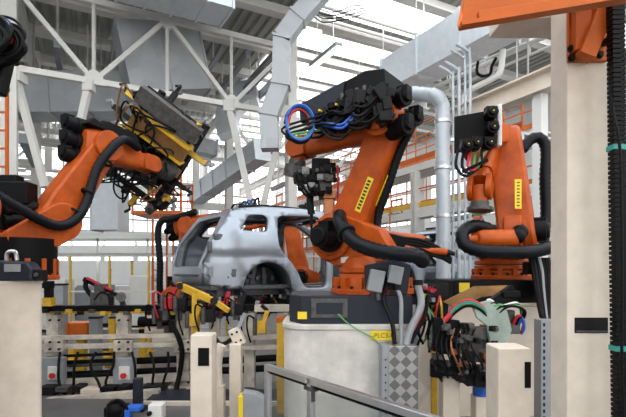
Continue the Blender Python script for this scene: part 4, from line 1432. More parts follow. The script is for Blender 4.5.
MB().bar(c - V((0, 0, .12)), V((c.x, c.y, .01)), .12).build('stand_post', 'yellow', t, smooth=0)
rnd = random.Random(44)
for px in (55, 124, 184):
    for sx in (-1, 1):
        for py in (320, 342, 349, 382):
            c = R(px + sx * 4.5, py, 6.31 if py not in (342, 349) else 6.22)
            MB().cyl(c, c - V((0, .03, 0)), .016, seg=6).build('bolt', 'dark', fx)
for i in range(12):
    px = 46 + i * 11.5
    c = R(px, 311 + 2 * (i % 2), 6.30)
    MB().box(c, (.07, .06, .05)).build('rail_clamp', ('dark', 'mid', 'yellow')[i % 3], fx, smooth=0)
for i in range(9):
    x0 = 44 + i * 15
    y0 = rnd.uniform(386, 398)
    MB().box(R(x0 + 6, y0, 6.1), (rnd.uniform(.12, .3), .2, rnd.uniform(.06, .16))).build('foot_block', ('dark', 'mid', 'dark', 'cream', 'black')[i % 5], fx, bevel=.006, smooth=0)
for i in range(7):
    x0 = 60 + i * 18
    MB().tube([R(x0, 352, 6.2), R(x0 + rnd.uniform(-6, 6), 366, 6.12), R(x0 + rnd.uniform(-9, 9), 384, 6.1), R(x0 + rnd.uniform(-12, 12), 402, 6.0)], .018, 8, 5).build('cable', 'black', fx)
MB().tube([R(170, 322, 6.2), R(178, 336, 6.15), R(182, 352, 6.15), R(180, 372, 6.15), R(176, 390, 6.1)], .035, 8, 5).build('cable', 'black', fx)
for i in range(3):
    MB().cyl(R(64, 356 + 10 * i, 6.45), R(112, 354 + 10 * i, 6.45), .022, seg=8).build('air_pipe', ('dark', 'mid', 'dark')[i], fx)
MB().bar(R(140, 333, 6.9), R(180, 332, 6.9), .1, .12, side=(0, 1, 0)).build('cable_duct', 'dark', fx, smooth=0)
MB().bar(R(60, 397, 6.45), R(190, 388, 6.45), .5, .10, side=(0, 1, 0)).build('lower_tray', 'dark', fx, smooth=0)
# grey and yellow posts standing behind
posts = [(96, 318, 7.0, .15, 'grey', 'grey square post right of the orange crate'), (72, 345, 8.3, .12, 'yellow', 'yellow post below the orange crate'), (113, 318, 7.8, .10, 'yellow', 'slim yellow post behind the middle switch box'),
         (143, 318, 8.4, .12, 'yellow', 'yellow post in front of the bright gap at left'), (61, 285, 7.6, .16, 'grey', 'grey cabinet column beside the left pedestal'), (149, 330, 9.0, .1, 'yellow', 'second yellow post in the bright gap at left'),
         (106, 350, 8.6, .1, 'yellow', 'short yellow post between grey post and middle switch box'), (132, 262, 13, .06, 'yellow', 'tall thin yellow post below the orange scaffold'), (110, 270, 13.5, .06, 'yellow', 'tall thin yellow post far behind the clamp arm')]
for px, py, d, w, m_, lab in posts:
    c = P(px, py, d)
    t = thing('guard_post', lab, 'post', (c.x, c.y, 0))
    MB().bar(c, V((c.x, c.y, 0)), w).build('shaft', m_, t, bevel=.01, smooth=0)
    MB().box((c.x, c.y, .015), (w * 2, w * 2, .03)).build('base_plate', m_, t, smooth=0)
    MB().box((c.x, c.y, c.z + .01), (w * 1.06, w * 1.06, .03)).build('cap', 'dark', t, smooth=0)
# pivoting clamp arm standing on the frame
c = P(100, 306, 6.5)
t = thing('swing_clamp', 'grey swing clamp with red hose rising above the black rail', 'clamp', c)
MB().box(c + V((.03, 0, .10)), (.26, .2, .2)).box(c + V((.02, 0, .24)), (.14, .16, .16)).build('clamp_base', 'mid', t, bevel=.01, smooth=0)
MB().bar(P(84, 279, 6.5), P(101, 287, 6.5), .06).bar(P(101, 287, 6.5), P(121, 297, 6.5), .05).build('swing_arm', 'dark', t, smooth=0)
MB().bar(P(87, 278, 6.45), P(112, 290, 6.45), .03).build('red_cover', 'red', t, smooth=0)
MB().tube([P(86, 280, 6.45), P(86, 288, 6.45), P(92, 296, 6.45), P(98, 300, 6.45)], .035).build('hose', 'black', t)
MB().tube([P(95, 300, 6.42), P(101, 293, 6.42), P(110, 296, 6.42), P(112, 304, 6.42)], .025).build('hose', 'black', t)
MB().cyl(P(121, 297, 6.4), P(121, 297, 6.6), .07, seg=14).bar(P(121, 298, 6.5), P(124, 308, 6.5), .06).build('pivot', 'mid', t)
# small black clamp with gauge near left pedestal
c = P(49, 306, 6.3)
t = thing('locating_pin_unit', 'black and yellow pin unit on the rail beside the left pedestal', 'clamp', c)
MB().box(c + V((0, -.02, .30)), (.12, .12, .10)).box(c + V((0, 0, .18)), (.09, .1, .14)).build('pin_head', 'black', t, bevel=.008, smooth=0)
MB().box(c + V((0, 0, .06)), (.12, .12, .12)).build('pin_base', 'yellow', t, smooth=0)
MB().tube([c + V((-.02, -.05, .35)), c + V((.06, -.08, .48)), c + V((.14, -.06, .40))], .018).build('cable', 'black', t)

# small tooling sitting between the rails
for i, (px, py, lab) in enumerate(((150, 322, 'black motor drive on the frame left of the near white post'), (157, 331, 'cream motor bracket below the black drive'), (163, 322, 'second black drive block beside the near white post'))):
    c = P(px, py, 6.75)
    t = thing('drive_motor', lab, 'motor', c)
    MB().cyl(c - V((.16, 0, 0)), c + V((.14, 0, 0)), .08, seg=16).build('motor_body', 'black' if i != 1 else 'cream', t)
    MB().box(c + V((.17, 0, 0)), (.08, .18, .18)).build('gearbox', 'mid', t, bevel=.008, smooth=0)
    MB().bar(c - V((0, 0, .07)), V((c.x, c.y, .97)), .10).build('mount', 'cream', t, smooth=0)

# ---------------------------------------------------------------- floor plinth, blue tool
t = thing('floor_plinth', 'low dark grey floor plate with pale edge in the lower middle', 'plinth', P(200, 405, 5.9))
MB().prism([(-2.1, 5.55), (.4, 5.55), (.4, 6.1), (-2.1, 6.1)], (0, 0, 0), X1, Y1, Z1 * .05).build('edge_strip', 'cream', t, smooth=0)
MB().prism([(-2.08, 5.60), (.38, 5.60), (.38, 6.08), (-2.08, 6.08)], (0, 0, .05), X1, Y1, Z1 * .012).build('top_mat', 'bluegrey', t, smooth=0)
c = P(132, 416, 4.9)
t = thing('hand_tool_unit', 'black and blue clamp unit with coiled hose at the lower left', 'clamp', c)
MB().box(c + V((-.16, 0, .02)), (.22, .2, .20)).ball(c + V((-.16, -.03, .09)), .11, 12).build('tool_body', 'black', t, bevel=.02, smooth=30)
MB().box(c + V((.03, 0, .09)), (.16, .14, .05)).box(c + V((-.03, -.03, .02)), (.07, .1, .14)).build('blue_clip', 'blue', t, bevel=.01, smooth=0)
for i in range(4):
    MB().tube([c + V((-.24 + .03 * i, -.06, .02)), c + V((-.2 + .02 * i, -.1, .16 + .01 * i)), c + V((-.08, -.08, .18)), c + V((.0, -.06, .06))], .014, 8, 5).build('hose', 'black', t)
MB().bar(V((c.x, c.y, c.z - .05)), V((c.x, c.y, 0)), .1).build('stand', 'dark', t, smooth=0)
c = P(157, 411, 4.9)
t = thing('sensor_box', 'small white box right of the black and blue clamp unit', 'box', (c.x, c.y, 0))
MB().box(c, (.15, .15, .17)).build('housing', 'white', t, bevel=.012, smooth=0)
MB().bar(V((c.x, c.y, c.z - .07)), V((c.x, c.y, 0)), .08).build('stand', 'white', t, smooth=0)
MB().cyl(c + V((-.05, -.075, .0)), c + V((-.05, -.11, .0)), .025, seg=10).build('plug', 'black', t)
c = P(138, 378, 5.4)
t = thing('bollard', 'slim black post behind the blue clamp unit', 'post', (c.x, c.y, 0))
MB().bar(c, V((c.x, c.y, 0)), .10).build('shaft', 'bluegrey', t, bevel=.012, smooth=0)
MB().box((c.x, c.y, .015), (.2, .2, .03)).build('base_plate', 'dark', t, smooth=0)

# ---------------------------------------------------------------- cream tool posts
def toolpost(px0, px1, pytop, d, label, slot=None, depth=None):
    w = (px1 - px0) / F_PX * d
    c = P((px0 + px1) / 2, pytop, d)
    dp = depth or w
    t = thing('tool_post', label, 'post', (c.x, c.y + dp / 2, 0))
    MB().box2((c.x - w / 2, d, 0), (c.x + w / 2, d + dp, c.z)).build('shaft', 'cream', t, bevel=.014, smooth=0)
    MB().box2((c.x - w / 2 - .05, d - .05, 0), (c.x + w / 2 + .05, d + dp + .05, .02)).build('base_plate', 'cream', t, smooth=0)
    if slot:
        a, b = P(slot[0], slot[1], d - .006), P(slot[2], slot[3], d - .006)
        MB().box2((a.x, d - .006, b.z), (b.x, d + .002, a.z)).build('cover_plate', 'black', t, smooth=0)
    return t


toolpost(190, 212, 335, 4.3, 'cream post with black slot plate left of the glass guard', (198, 348, 209, 366))
toolpost(229, 241, 344, 4.9, 'slimmer cream post carrying a grey clamp head left of the glass guard')
c = P(236, 344, 5.0)
t = thing('tilt_clamp', 'cream clamp head with bolt holes tilted on the slimmer post', 'clamp', c)
Rm = Matrix.Rotation(-.45, 3, 'Y')
MB().box(c + V((0.01, .02, .08)), (.13, .10, .20), Rm).build('head_block', 'cream', t, bevel=.012, smooth=0)
for i in range(4):
    p = c + V((.01, -.04, .08)) + Rm @ V(((-.03, .03)[i % 2], 0, (-.05, .05)[i // 2]))
    MB().cyl(p, p + V((0, .012, 0)), .013, seg=8).build('bolt', 'dark', t)
MB().tube([c + V((-.04, 0, .06)), c + V((-.16, -.02, .0)), c + V((-.26, 0, .10)), c + V((-.3, .02, .02))], .022).build('cable', 'black', t)
MB().bar(c + V((.02, 0, .17)), c + V((.10, .0, .34)), .05, .04).build('finger', 'grey', t, smooth=0)
t = thing('bent_bracket', 'cream bent bracket hanging between the two cream posts', 'bracket', P(219, 392, 4.9))
MB().tube([P(222, 345, 4.9), P(218, 355, 4.9), P(217, 372, 4.9), P(219, 392, 4.9)], .055, 8, 4).bar(P(219, 385, 4.9), V((P(219, 385, 4.9).x, 4.9, 0)), .12).build('bracket_arm', 'cream', t, smooth=0)
MB().tube([P(212, 340, 4.85), P(214, 360, 4.85), P(213, 380, 4.85), P(216, 400, 4.85)], .012).build('red_cable', 'red', t)
c = P(252, 395, 4.6)
t = thing('foot_switch', 'yellow and grey guarded foot pedal at the base of the slimmer cream post', 'pedal', (c.x, c.y, 0))
MB().prism([(-.10, 0), (.13, 0), (.13, .20), (.04, .25), (-.10, .27)], (c.x, c.y, c.z - .24), X1, Z1, (0, .14, 0)).build('cover', 'grey', t, bevel=.012, smooth=0)
MB().box((c.x - .115, c.y + .06, c.z - .12), (.05, .16, .22)).build('side_guard', 'label', t, bevel=.01, smooth=0)
MB().box((c.x, c.y + .08, (c.z - .23) / 2), (.2, .14, c.z - .23)).build('stand', 'mid', t, smooth=0)
t = thing('guard_post', 'orange upright strip beside the middle pedestal', 'post', (P(281, 360, 5.3).x, 5.3, 0))
MB().bar(P(281, 318, 5.3), V((P(281, 318, 5.3).x, 5.3, 0)), .09, .07).build('shaft', 'yellow', t, smooth=0)
MB().bar(P(277, 320, 5.3), P(286, 318, 5.3), .08, .06).build('cap', 'orange2', t, smooth=0)

# ---------------------------------------------------------------- chequer plate box and conduits beside the middle pedestal
t = thing('cable_riser_box', 'chequer plate cable box against the middle pedestal', 'cable box', (.80, 4.25, 0))
MB().box2((.695, 4.12, 0), (.965, 4.34, .985)).build('chequer_cover', 'diamond', t, bevel=.004, smooth=0)
MB().box2((.635, 4.125, 0), (.695, 4.34, .985)).build('side_flange', 'grey', t, smooth=0)
mb = MB()
for i in range(9):
    mb.cyl((.665, 4.126, .3 + .07 * i), (.665, 4.118, .3 + .07 * i), .008, seg=8)
mb.build('rivet', 'dark', t)
cds = [((388, 282, 4.45), (384, 300, 4.35), (392, 322, 4.25), (395, 348, 4.22), .022, 'rubber', 'black conduit nearest the yellow sticker into the chequer box'),
       ((398, 290, 4.3), (401, 300, 4.28), (401, 322, 4.26), (401, 348, 4.24), .020, 'grey', 'straight grey conduit into the chequer box'),
       ((418, 285, 4.35), (421, 305, 4.3), (411, 328, 4.26), (405, 348, 4.24), .035, 'grey', 'thick curved grey conduit into the chequer box'),
       ((428, 300, 4.4), (424, 318, 4.35), (414, 336, 4.28), (410, 348, 4.26), .018, 'black', 'thin black cable behind the thick grey conduit'),
       ((424, 304, 4.45), (420, 320, 4.38), (412, 336, 4.30), (408, 348, 4.3), .014, 'red', 'thin red cable behind the thick grey conduit')]
for a, b, c_, d_, r_, m_, lab in cds:
    pts = [P(*a), P(*b), P(*c_), P(*d_)]
    pts.append(pts[-1] + V((0, .0, -.05)))
    t = thing('conduit_hose', lab, 'conduit', pts[-1], 0, 'conduits into the chequer plate box')
    MB().tube(pts, r_, 10, 6).build('hose', m_, t)
    MB().cyl(pts[0], pts[0] + V((0, 0, .05)), r_ * 1.35, seg=10).build('gland', 'dark', t)
t = thing('earth_wire', 'thin green wire across the worn pedestal front', 'wire', P(345, 320, 4.3))
MB().tube([P(338, 314, 4.36), P(344, 320, 4.33), P(352, 326, 4.33), P(364, 333, 4.325), P(373, 338, 4.325), P(382, 347, 4.3)], .006, 6, 6).build('wire', 'green', t)
for (x0, y0, x1, y1, d, lab) in ((369, 270, 384, 292, 4.35, 'grey connector box on the riser plate, left of the pair'), (389, 266, 403, 284, 4.38, 'grey connector box on the riser plate, right of the pair')):
    a, b = P(x0, y0, d), P(x1, y1, d)
    t = thing('connector_box', lab, 'connector', ((a.x + b.x) / 2, d, b.z), 0, 'grey connector boxes')
    MB().box(((a.x + b.x) / 2, d + .06, (a.z + b.z) / 2), (b.x - a.x, .12, a.z - b.z), Matrix.Rotation(.2, 3, 'Y')).build('housing', 'grey', t, bevel=.01, smooth=0)
    MB().cyl(((a.x + b.x) / 2 + .02, d + .05, b.z + .03), ((a.x + b.x) / 2 + .03, d + .05, b.z - .08), .03, seg=12).build('gland', 'mid', t)
    MB().box(((a.x + b.x) / 2, d + .09, b.z - .06 + (1.43 - b.z + .06) / 2), (.1, .06, max(.04, abs(1.43 - b.z + .10)))).build('bracket', 'bluegrey', t, smooth=0)
t = thing('terminal_cabinet', 'black terminal cabinet on the riser plate behind the grey connectors', 'cabinet', (.72, 4.55, 1.43))
MB().prism([(-.20, 0), (.22, 0), (.26, .30), (.1, .36), (-.20, .30)], (.72, 4.48, 1.43), X1, Z1, (0, .12, 0)).build('housing', 'bluegrey', t, bevel=.012, smooth=0)
MB().box2((.56, 4.472, 1.48), (.86, 4.482, 1.70)).build('door', 'dark', t, smooth=0)
# tangle to the right of the middle pedestal
t = thing('media_panel', 'cluster of valves, red plugs and hoses right of the middle pedestal', 'valve panel', P(428, 370, 4.9))
MB().bar(P(434, 305, 4.9), V((P(434, 305, 4.9).x, 4.9, 0)), .06, .05).build('panel_post', 'yellow', t, smooth=0)
MB().box(P(432, 302, 4.92), (.34, .06, .4)).build('mount_plate', 'dark', t, smooth=0)
rnd = random.Random(21)
for i in range(16):
    c = P(418 + rnd.random() * 24, 286 + rnd.random() * 40, 4.86)
    MB().box(c, (.05 + .04 * rnd.random(), .08, .05)).cyl(c, c - V((0, .09, 0)), .022, seg=8).build('valve', ('red', 'dark', 'mid', 'grey', 'red', 'yellow', 'black', 'dark')[i % 8], t, bevel=.005, smooth=0)
for i in range(10):
    a = P(416 + rnd.random() * 24, 290 + rnd.random() * 16, 4.8)
    MB().tube([a, a + V((.05 * rnd.uniform(-1, 1), -.07, -.1)), a + V((.08 * rnd.uniform(-1, 1), -.05, -.28)), a + V((.06 * rnd.uniform(-1, 1), .03, -.5))], .013, 8, 5).build('hose', ('black', 'black', 'red', 'yellow', 'black', 'blue', 'black', 'grey', 'black', 'green')[i], t)

# ---------------------------------------------------------------- tool stand at lower right
TS = 4.35
c0 = P(475, 365, TS)
t = thing('gun_stand', 'cream stand foot with blue ram below the parked welding gun', 'stand', (c0.x, c0.y, 0))
MB().bar(P(481, 395, TS + .1), V((P(481, 395, TS + .1).x, TS + .1, 0)), .16, .16).build('post', 'cream', t, bevel=.012, smooth=0)
MB().bar(P(449, 375, TS + .15), V((P(449, 375, TS + .15).x, TS + .15, 0)), .17, .16).build('post', 'cream', t, bevel=.012, smooth=0)
MB().cyl(P(481, 395, TS + .1), P(481, 380, TS + .1), .08, seg=16).build('ram', 'blue', t)
MB().bar(P(440, 378, TS + .15), P(492, 380, TS + .12), .14, .05).build('shelf', 'dark', t, smooth=0)
t = thing('parked_welding_gun', 'dark heavy welding gun parked on the stand at lower right', 'welding gun', P(460, 385, TS))
def S(px, py, dy=0):
    return P(px, py, TS + dy)
MB().prism([(-.11, .26), (.14, .23), (.14, -.27), (.06, -.27), (.06, -.10), (-.11, -.06)], S(445, 345, -.12), X1, Z1, (0, .05, 0)).build('shroud_plate', 'black', t, bevel=.006, smooth=0)
MB().prism([(-.16, .02), (.10, .0), (.12, -.30), (-.02, -.30), (-.02, -.17), (-.16, -.15)], S(447, 362, .1), X1, Z1, (0, .05, 0)).build('shroud_plate', 'dark', t, bevel=.006, smooth=0)
MB().box(S(448, 342), (.20, .22, .20)).box(S(436, 345), (.12, .10, .07)).cyl(S(428, 345), S(452, 345), .05, seg=14).build('gun_body', 'mid', t, bevel=.012, smooth=30)
MB().box(S(475, 345, .05), (.20, .2, .30)).box(S(474, 333, -.05), (.22, .12, .12)).build('transformer', 'mid', t, bevel=.012, smooth=0)
MB().bar(S(468, 350), S(470, 385), .10, .12).box(S(485, 376), (.26, .18, .18)).build('lower_arm', 'dark', t, bevel=.012, smooth=0)
MB().bar(S(486, 325, .05), S(487, 375, .05), .09, .10).build('copper_shunt', 'copper', t, smooth=0)
MB().box(S(503, 328, .05), (.28, .14, .10)).box(S(508, 318, .05), (.10, .10, .16)).build('changer_block', 'mid', t, bevel=.01, smooth=0)
for i in range(34):
    p = S(436 + 58 * rnd.random(), 322 + 58 * rnd.random(), -.12)
    MB().box(p, (.05 + .04 * rnd.random(), .10, .05)).cyl(p, p - V((0, .08, 0)), .02, seg=8).build('fitting', ('dark', 'mid', 'black', 'mid', 'dark', 'mid', 'copper')[i % 7], t, bevel=.004, smooth=0)
for i in range(8):
    a = S(440 + 5 * i, 326 + 2 * (i % 3), -.1)
    MB().tube([a, S(436 + 5 * i, 345, -.2), S(440 + 6 * i, 365, -.22), S(448 + 5 * i, 378, -.1)], .009, 8, 5).build('hose', ('black', 'black', 'rubber', 'copper', 'black', 'black', 'dark', 'black')[i], t)
MB().prism([(-.20, .16), (-.04, .20), (.12, .12), (.17, -.08), (.10, -.22), (-.02, -.26), (-.06, -.04), (-.16, .04)], S(494, 322, -.16), X1, Z1, (0, .05, 0)).build('mount_bracket', 'palegreen', t, bevel=.008, smooth=0)
MB().prism([(-.42, -.06), (-.1, .10), (.24, .11), (.30, .03), (-.02, -.01), (-.30, -.12)], S(484, 296, .3), X1, Z1, (0, .02, 0)).build('shield_plate', 'plate', t, smooth=0)
MB().bar(S(495, 303, .0), S(514, 290, .0), .09, .12).box(S(510, 294, -.03), (.16, .1, .06)).build('valve_bar', 'black', t, bevel=.006, smooth=0)
for cl, r_, dx in (('red', .012, 0), ('teal', .014, .02), ('green', .010, .035), ('black', .014, .06)):
    MB().tube([S(444, 320 + dx * 90, -.12), S(455, 306 + dx * 110, -.14), S(467, 300 + dx * 100, -.16), S(480, 304 + dx * 90, -.16), S(489, 316 + dx * 60, -.14)], r_, 10, 6).build('hose', cl, t)
MB().cyl(S(444, 321, -.12), S(451, 314, -.13), .026, seg=12).build('hose_coupling', 'red', t)
for i in range(5):
    MB().tube([S(486, 318 + i * 3, -.1), S(488 + 3 * i, 300 + 3 * i, -.15), S(500 + 3 * i, 306, -.14), S(517 + 2 * i, 303 + 2 * i, -.08), S(522, 314 + i * 2, .0)], .013, 8, 5).build('cable', ('white', 'black', 'green', 'black', 'black')[i], t)
for i in range(3):
    MB().tube([S(512 + 3 * i, 326, 0), S(518 + 2 * i, 316 + i, -.05), S(524, 322 + 3 * i, -.02), S(521, 334, 0)], .015, 8, 5).build('cable', ('red', 'black', 'blue')[i], t)
toolpost(498, 531, 348, 3.35, 'broad cream post with black slot plate in front of the parked welding gun', (525, 362, 531, 388))
# grey perforated upright beside the pillar
c = P(547, 320, 4.6)
t = thing('slotted_upright', 'grey slotted steel upright left of the cream pillar', 'post', (c.x, c.y, 0))
MB().box2((P(541, 320, 4.6).x, 4.6, 0), (P(556, 320, 4.6).x, 4.75, c.z)).build('shaft', 'grey', t, bevel=.004, smooth=0)
mb = MB()
for i in range(16):
    z = .1 + i * .068
    mb.box((P(544, 320, 4.6).x, 4.598, z), (.018, .006, .035))
mb.build('slot', 'dark', t, smooth=0)
t = thing('cable_harness', 'black harness and junction parts behind the right robot hose', 'cable', P(548, 300, 5.0))
for i in range(7):
    MB().tube([P(530 + 3 * i, 258, 5.0), P(533 + 3 * i, 272, 4.95), P(536 + 2.5 * i, 290, 4.9), P(540 + 2 * i, 312, 4.85), P(543 + 1.5 * i, 322, 4.7)], .02, 8, 5).build('cable', ('black', 'dark', 'black', 'grey', 'black', 'black', 'dark')[i], t)
MB().box(P(532, 268, 5.1), (.16, .14, .14)).box(P(545, 288, 5.05), (.14, .14, .2)).build('junction', 'dark', t, bevel=.008, smooth=0)
# ================================================================ gantry pillar, orange bracket, drag chains
PD = 2.8
xl, xr = P(567, 300, PD).x, P(613, 300, PD).x
t = thing('gantry_pillar', 'large cream square pillar at the right with a black nameplate', 'pillar', ((xl + xr) / 2, PD + .14, 0))
MB().box2((xl, PD, 0), (xr, PD + .20, P(0, -60, PD).z)).build('shaft', 'cream', t, bevel=.012, smooth=0)
MB().box2((xl - .1, PD - .1, 0), (xr + .1, PD + .3, .03)).build('base_plate', 'cream', t, smooth=0)
a, b = P(574.5, 317.5, PD), P(607.5, 333, PD)
np_ = MB().box2((a.x, PD - .006, b.z), (b.x, PD + .002, a.z)).build('nameplate', 'dark', t, bevel=.002, smooth=0)
MB().box2((a.x + .008, PD - .008, b.z + .006), (b.x - .006, PD - .005, b.z + .016)).build('nameplate_strip', 'mid', np_, smooth=0)
# cream cross beam running to the left behind the orange frame
t = thing('gantry_beam', 'cream overhead box beam joined to the right pillar', 'beam', P(540, 20, 3.1))
MB().box2((P(503, 0, 3.05).x, 3.02, P(0, 16, 3.0).z), (xr, 3.30, P(0, -60, 3.0).z)).build('box_section', 'cream', t, bevel=.012, smooth=0)
# orange bracket frame
ob = thing('orange_bracket_frame', 'orange welded bracket frame bolted to the top of the cream pillar', 'bracket', P(585, 62, PD))
D0 = PD - .06
pl = [P(566, 62, 1), ]
mp = MB().box2((P(566, 0, PD).x, PD - .03, P(0, 63, PD).z), (P(605, 0, PD).x, PD - .001, P(0, -20, PD).z)).build('mounting_plate', 'orange2', ob, bevel=.004, smooth=0)
for px, py in ((571, 49), (571.5, 58), (599.5, 55)):
    c = P(px, py, PD - .03)
    MB().cyl(c, c - V((0, .022, 0)), .017, seg=6).cyl(c + V((0, .002, 0)), c - V((0, .006, 0)), .024, seg=14).build('bolt', 'dark', ob)
MB().bar(P(584, 58, PD - .07), P(620, -30, PD - .07), .09, .10).build('diagonal_brace', 'orange2', ob, bevel=.005, smooth=0)
MB().bar(P(581, 52, PD - .05), P(581, -30, PD - .05), .10, .06).build('upright', 'orange2', ob, bevel=.004, smooth=0)
# horizontal arm: an angle section running left toward the camera
p, q_ = P(470, 11, 2.45), P(640, -12, 2.6)
MB().add([P(459, 27, 2.3), P(466, -14, 2.5), P(466, -14, 2.75), P(459, 27, 2.55)], [(0, 1, 2, 3)]).build('end_plate', 'orange2', ob, solid=.02, smooth=0)
MB().bar(P(460, 26, 2.30), P(640, -4, 2.30), .06, .02).build('lower_flange', 'orange2', ob, smooth=0)
MB().prism([(0, 0), (1.05, .16), (1.05, .45), (.05, .26)], P(459.5, 27, 2.36), X1, Z1, (0, .03, 0)).build('web_plate', 'orange2', ob, bevel=.003, smooth=0)
MB().bar(P(478, 17, 2.30), P(600, -2, 2.30), .03, .05).build('stiffener', 'orange2', ob, bevel=.004, smooth=0)
MB().bar(P(500, 5, 2.45), P(585, -4, 2.75), .12, .06).build('cross_tie', 'orange2', ob, smooth=0)

def chain(px, d, label, w=.05, h=.06, y0=-30, y1=460, drift=3):
    t = thing('drag_chain', label, 'cable chain', P(px, 330, d))
    mb = MB()
    top, bot = P(px - drift, y0, d), P(px + drift, y1, d)
    L = (top - bot).length
    nL = int(L / .028)
    for i in range(nL):
        c = top.lerp(bot, (i + .5) / nL)
        mb.box(c, (w, h, .021)).box(c + V((0, .0, .014)), (w * .7, h * .7, .012))
    mb.build('chain_links', 'black', t, smooth=0)
    for py in (60, 148, 348):
        if py in (148, 348):
            c = top.lerp(bot, (py - y0) / (y1 - y0))
            MB().box(c, (w * 1.25, h * 1.2, .03)).build('band', 'teal', t, smooth=0)
    return t


chain(616, 2.65, 'black drag chain hanging right of the cream pillar, nearer to the pillar')
chain(623, 2.75, 'black ribbed cable hanging at the right picture edge beyond the drag chain', .035, .04)
t = thing('tie_cable', 'thin black cable sagging beside the drag chain at right', 'cable', P(612, 140, 2.6))
MB().tube([P(606, -20, 2.72), P(610, 60, 2.68), P(613, 110, 2.62), P(620, 150, 2.58), P(622, 260, 2.58), P(622, 380, 2.58), P(626, 440, 2.58)], .008, 8, 6).build('cable', 'black', t)
MB().box(P(608, 40, 2.72), (.03, .1, .03)).build('clip', 'dark', t, smooth=0)

# ================================================================ glass guard in the foreground
Gd = [P(268, 367, 3.5), P(330, 385, 3.14), P(440, 421, 2.3)]
zt = .93
ga, gb = V((Gd[0].x, 3.5, 0)), V((.64, 2.24, 0))
gd = (gb - ga).normalized()
t = thing('glass_guard', 'low aluminium framed glass guard in the foreground', 'barrier', ga.lerp(gb, .5))
MB().bar(ga + Z1 * zt, gb + Z1 * zt, .045, .045).build('top_rail', 'alu', t, bevel=.004, smooth=0)
MB().bar(ga + Z1 * .12, gb + Z1 * .12, .045, .045).build('bottom_rail', 'alu', t, bevel=.004, smooth=0)
fr_ = [0, .34, 1.0]
for f in fr_:
    c = ga.lerp(gb, f)
    MB().bar(c, c + Z1 * (zt + .022), .045, .045, side=gd).build('post', 'alu', t, bevel=.004, smooth=0)
for f0, f1 in ((0, .34), (.34, 1)):
    a, b = ga.lerp(gb, f0) + gd * .03, ga.lerp(gb, f1) - gd * .03
    MB().add([a + Z1 * .15, b + Z1 * .15, b + Z1 * (zt - .03), a + Z1 * (zt - .03)], [(0, 1, 2, 3)]).build('glass_pane', 'glass', t, solid=.006, smooth=0)
    MB().bar(a + Z1 * (zt - .035), b + Z1 * (zt - .035), .012, .02).build('rubber_seal', 'black', t, smooth=0)
c = ga.lerp(gb, .34) + Z1 * (zt - .05)
mb = MB().bar(c - gd * .05, c + gd * .05, .055, .03).bar(c, c - Z1 * .09, .055, .035, side=gd)
mb.build('joint_bracket', 'mid', t, bevel=.004, smooth=0)

# ================================================================ left: orange ladder, scaffold, cage frames
def ladder(x0, x1, y0, y1, d, label, rungs=9):
    t = thing('cage_ladder', label, 'ladder', V((P(x0, 0, d).x, d, 0)))
    for px in (x0, x1):
        a = P(px, y0, d)
        MB().bar(a, V((a.x, a.y, 0)), .05).build('rail', 'orange2', t, smooth=0)
    for i in range(rungs):
        py = y0 + (y1 - y0) * i / rungs
        MB().bar(P(x0, py, d), P(x1, py, d), .035).build('rung', 'orange2', t, smooth=0)
    return t


ladder(-6, 7, 76, 330, 8.8, 'orange ladder frame against the far left white column', 14)
sc = thing('access_platform', 'orange access platform on slim legs behind the car tailgate', 'platform', V((P(160, 215, 12).x, 12, 0)))
zP = P(160, 216, 12).z
xa, xb = P(137, 0, 12).x, P(186, 0, 12).x
MB().box2((xa, 11.6, zP), (xb, 12.8, zP + .09)).build('deck', 'orange2', sc, smooth=0)
xl1, xl2 = P(153, 0, 11.65).x, P(160, 0, 11.65).x
for x in (xl1, xl2):
    for y in (11.63, 12.75):
        MB().bar((x, y, zP + .95), (x, y, 0), .045).build('leg', 'orange2', sc, smooth=0)
for x in (xa + .03, xb - .03):
    for y in (11.63, 12.75):
        MB().bar((x, y, zP + .95), (x, y, zP), .045).build('rail_post', 'orange2', sc, smooth=0)
for z in (.5, .95):
    for y in (11.63, 12.75):
        MB().bar((xa, y, zP + z), (xb, y, zP + z), .045).build('guard_rail', 'orange2', sc, smooth=0)
    MB().bar((xa, 11.63, zP + z), (xa, 12.75, zP + z), .045).build('guard_rail', 'orange2', sc, smooth=0)
for i in range(7):
    z = .25 + i * .28
    MB().bar((xl1, 11.63, z), (xl2, 11.63, z), .03).build('rung', 'orange2', sc, smooth=0)
MB().bar(P(156, 150, 12.2), V((P(156, 150, 12.2).x, 12.2, zP)), .05).bar(P(181, 150, 12.2), V((P(181, 150, 12.2).x, 12.2, zP)), .05).bar(P(156, 152, 12.2), P(181, 152, 12.2), .045).build('upper_frame', 'orange2', sc, smooth=0)

# ================================================================ right: mezzanine decks with orange railings
def mezz(u, w0, w1, z, depth, label, rail=True, goods=True, seed=1):
    t = thing('mezzanine_deck', label, 'mezzanine', H(u, (w0 + w1) / 2, z))
    a, b = H(u, w0, z), H(u, w1, z)
    MB().ring_loft([[a, a + U * depth, a + U * depth + Z1 * .05, a + Z1 * .05], [b, b + U * depth, b + U * depth + Z1 * .05, b + Z1 * .05]]).build('deck_slab', 'steelwhite', t, smooth=0)
    MB().bar(a - Z1 * .06, b - Z1 * .06, .12, .20).build('edge_girder', 'steelwhite', t, smooth=0)
    if rail:
        for dz in (.55, 1.05):
            MB().bar(a + Z1 * (dz + .1), b + Z1 * (dz + .1), .035).build('handrail', 'orange2', t, smooth=0)
        n = int((w1 - w0) / 1.1)
        for i in range(n + 1):
            c = a.lerp(b, i / n)
            MB().bar(c + Z1 * .1, c + Z1 * 1.17, .035).build('rail_post', 'orange2', t, smooth=0)
        MB().bar(a + Z1 * .2, b + Z1 * .2, .02, .14).build('toe_board', 'orange2' if seed % 2 else 'yellow', t, smooth=0)
    return t


